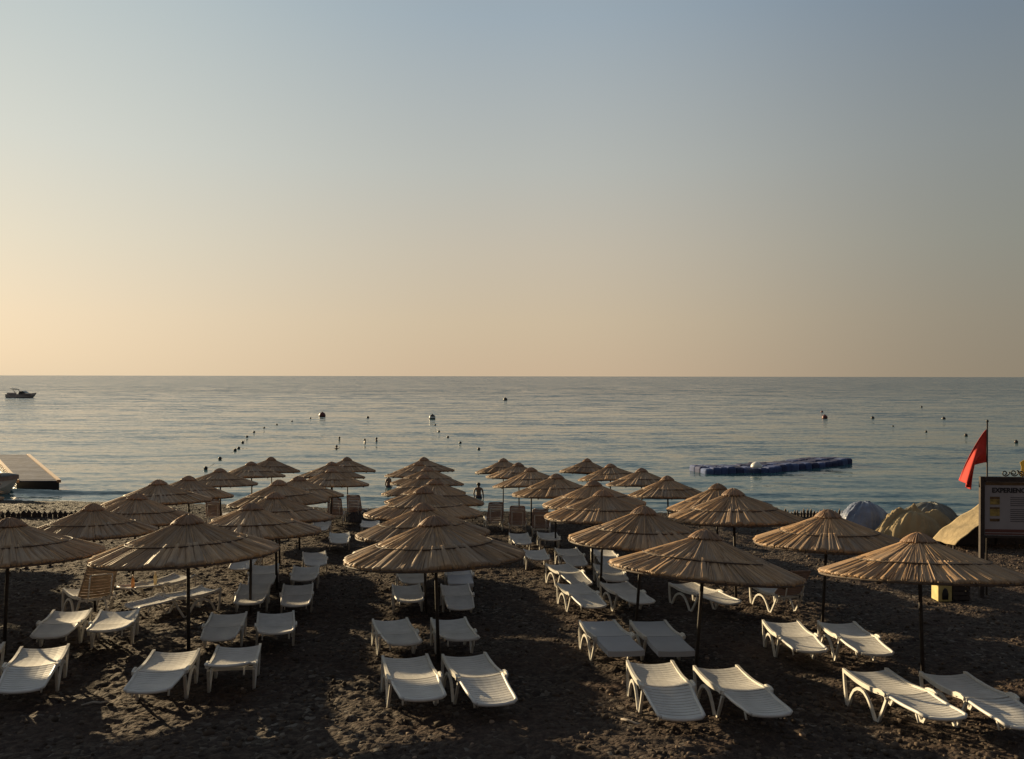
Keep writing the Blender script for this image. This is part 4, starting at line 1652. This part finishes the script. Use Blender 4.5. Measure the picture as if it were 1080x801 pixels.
# ---------------------------------------------------------------- low picket fences at the waterline
def picket_fence(p0, p1, hgt, seed, lab, step=0.2, wide=1.0):
    r_ = random.Random(seed)
    a = Vector((*at(*p0), 0)); b = Vector((*at(*p1), 0))
    o = empty('picket_fence', (a.x, a.y, gz(a.x, a.y)))
    L = (b - a).length
    n = min(95, int(L / step))
    org = Vector((a.x, a.y, gz(a.x, a.y)))
    rot = Matrix.Rotation(math.atan2(b.y - a.y, b.x - a.x), 3, 'Z')
    for i in range(n + 1):
        p = a.lerp(b, i / n)
        z = gz(p.x, p.y)
        h = hgt * r_.uniform(0.75, 1.15)
        w = r_.uniform(0.13, 0.21) * wide
        mb = MB()
        vs = [(-w / 2, -0.03, -0.25), (w / 2, -0.03, -0.25), (w / 2 * 0.9, -0.03, h - 0.12), (0, -0.03, h), (-w / 2 * 0.9, -0.03, h - 0.12)]
        vs = vs + [(v[0], 0.03, v[2]) for v in vs]
        tl = Matrix.Rotation(r_.uniform(-0.12, 0.12), 3, 'Y')
        vs = [rot @ (tl @ Vector(v)) + Vector((p.x, p.y, z)) - org for v in vs]
        mb.add(vs, [(0, 1, 2, 3, 4), (9, 8, 7, 6, 5)] + [(k, k + 5, (k + 1) % 5 + 5, (k + 1) % 5) for k in range(5)])
        mb.build('picket', M['darkwood'], o)
    mb = MB()
    for zz_ in (0.14,):
        pts = [Vector((q.x, q.y, gz(q.x, q.y) + zz_)) + rot @ Vector((0, 0.055, 0)) - org for q in (a.lerp(b, t) for t in np.linspace(0, 1, 9))]
        mb.tube(pts, 0.025, 5)
    mb.build('rail', M['darkwood'], o)
    tag(o, lab, 'fence')


picket_fence((-60, 548), (118, 546), 0.30, 1, 'low dark picket fence along the shore behind the leftmost parasols')
picket_fence((812, 545), (905, 545), 0.34, 2, 'low dark picket fence along the shore behind the rightmost parasols', 0.14, 0.55)

# dark bundle beside the upright loungers at the waterline
for (px0, px1, pyb, ht, lab, sd_) in ((360, 396, 551, 536, 'dark rumpled cover heaped beside the upright loungers at the waterline', 41),):
    tarp('dark_cover', px0, px1, pyb, ht, 1.0, mat('dark_cover', (0.06, 0.058, 0.062), 0.7, noise=(3, 0.3), bump=(8, 0.5, 0.05)), lab, sd_, 0.4, 7, 1.1, cat='cover')

# driftwood sticks
for (px_, py_, L, a, lab) in ((100, 743, 0.32, 0.3, 'pale driftwood stick on the sand before the second row of parasols'),
                              (667, 765, 0.30, -0.7, 'pale driftwood stick before the lounger pair of the fourth row')):
    x, y = at(px_, py_)
    mb = MB()
    z0 = CAM_Z - float(drop(np.float64(x), np.float64(y))) + float(lumps(np.array([x]), np.array([y]))[0])
    c, s = math.cos(a), math.sin(a)
    mb.tube([(-L / 2 * c, -L / 2 * s, 0.015), (-0.03, 0.02, 0.03), (L * 0.2 * c, L * 0.2 * s, 0.022), (L / 2 * c, L / 2 * s, 0.03)], [0.012, 0.017, 0.014, 0.007], 7)
    if 'drift' not in M:
        M['drift'] = mat('driftwood', (0.34, 0.29, 0.24), 0.8, noise=(12, 0.3))
    so = mb.build('driftwood_stick', M['drift'])
    so.location = (x, y, z0)
    tag(so, lab, 'driftwood')

# ---------------------------------------------------------------- light
SUN_AZ = R(-45)              # left of straight ahead
SUN_EL = R(9.6)
sd_ = bpy.data.lights.new('sun', 'SUN')
sd_.energy = 5.0
sd_.color = (1.0, 0.77, 0.45)
sd_.angle = R(0.6)
so = bpy.data.objects.new('sun', sd_)
col.objects.link(so)
to_sun = Vector((math.sin(SUN_AZ) * math.cos(SUN_EL), math.cos(SUN_AZ) * math.cos(SUN_EL), math.sin(SUN_EL)))
so.rotation_euler = to_sun.to_track_quat('Z', 'Y').to_euler()

w = bpy.data.worlds.new('World')
scene.world = w
w.use_nodes = True
nt = w.node_tree
bg = nt.nodes['Background']
sky = nt.nodes.new('ShaderNodeTexSky')
sky.sky_type = 'NISHITA'
sky.sun_disc = False
sky.sun_elevation = SUN_EL
sky.sun_rotation = SUN_AZ
sky.air_density = 1.0
sky.dust_density = 2.5
sky.ozone_density = 1.0
tc = nt.nodes.new('ShaderNodeTexCoord')
sx_ = nt.nodes.new('ShaderNodeSeparateXYZ')
nt.links.new(tc.outputs['Generated'], sx_.inputs['Vector'])
el = math_n(nt, 'ARCSINE', sx_.outputs['Z'])
az = math_n(nt, 'ARCTAN2', sx_.outputs['X'], sx_.outputs['Y'])       # 0 ahead, + to the right
e01 = math_n(nt, 'MULTIPLY', el, 1 / R(90), clamp=True)


def D(deg):
    return deg / 90.0


S = s2l
# pale teal overhead, dusty peach low down
left = ramp(nt, e01, [(0.0, S(230, 208, 176)), (D(4), S(230, 212, 184)), (D(9), S(220, 213, 194)), (D(15), S(207, 210, 202)), (D(25), S(184, 196, 198)), (D(50), S(128, 136, 142)), (1.0, S(98, 105, 113))])
mid = ramp(nt, e01, [(0.0, S(202, 179, 150)), (D(4), S(203, 185, 158)), (D(9), S(196, 186, 168)), (D(15), S(182, 184, 178)), (D(25), S(156, 170, 180)), (D(50), S(110, 120, 130)), (1.0, S(98, 105, 113))])
right = ramp(nt, e01, [(0.0, S(142, 131, 113)), (D(4), S(142, 135, 120)), (D(9), S(138, 139, 130)), (D(15), S(132, 138, 138)), (D(25), S(112, 128, 144)), (D(50), S(92, 104, 118)), (1.0, S(98, 105, 113))])
fL = nt.nodes.new('ShaderNodeMapRange')
fL.interpolation_type = 'SMOOTHSTEP'
fL.inputs['From Min'].default_value = R(-36)
fL.inputs['From Max'].default_value = R(2)
nt.links.new(az, fL.inputs['Value'])
fR = nt.nodes.new('ShaderNodeMapRange')
fR.interpolation_type = 'SMOOTHSTEP'
fR.inputs['From Min'].default_value = R(0)
fR.inputs['From Max'].default_value = R(38)
nt.links.new(az, fR.inputs['Value'])
grad = mix_rgb(nt, mix_rgb(nt, left, mid, fL.outputs[0]), right, fR.outputs[0])
SKY_STRENGTH = 0.10
EXPO = 0.82
# the sky away from the sun is deeper and darker
fB = nt.nodes.new('ShaderNodeMapRange')
fB.interpolation_type = 'SMOOTHSTEP'
fB.inputs['From Min'].default_value = R(60)
fB.inputs['From Max'].default_value = R(140)
nt.links.new(math_n(nt, 'ABSOLUTE', az), fB.inputs['Value'])
back = ramp(nt, e01, [(0.0, S(98, 90, 83)), (D(10), S(108, 101, 96)), (D(30), S(100, 100, 104)), (D(60), S(96, 102, 110)), (1.0, S(98, 105, 113))])
grad = mix_rgb(nt, grad, back, fB.outputs[0])
nish = nt.nodes.new('ShaderNodeVectorMath')
nish.operation = 'SCALE'
nt.links.new(sky.outputs['Color'], nish.inputs[0])
nish.inputs['Scale'].default_value = 1.0
gs = nt.nodes.new('ShaderNodeVectorMath')
gs.operation = 'SCALE'
nt.links.new(grad, gs.inputs[0])
gs.inputs['Scale'].default_value = 1.0 / SKY_STRENGTH / 2 ** EXPO
final = mix_rgb(nt, nish.outputs[0], gs.outputs[0], 0.985)
nt.links.new(final, bg.inputs['Color'])
bg.inputs['Strength'].default_value = SKY_STRENGTH

# ---------------------------------------------------------------- output
scene.view_settings.view_transform = 'Standard'
scene.view_settings.look = 'None'
scene.view_settings.exposure = EXPO
scene.view_settings.gamma = 1.0
scene.view_settings.use_curve_mapping = False
scene.render.engine = 'CYCLES'
scene.cycles.use_denoising = True
scene.cycles.max_bounces = 6
scene.cycles.caustics_reflective = False
scene.cycles.caustics_refractive = False
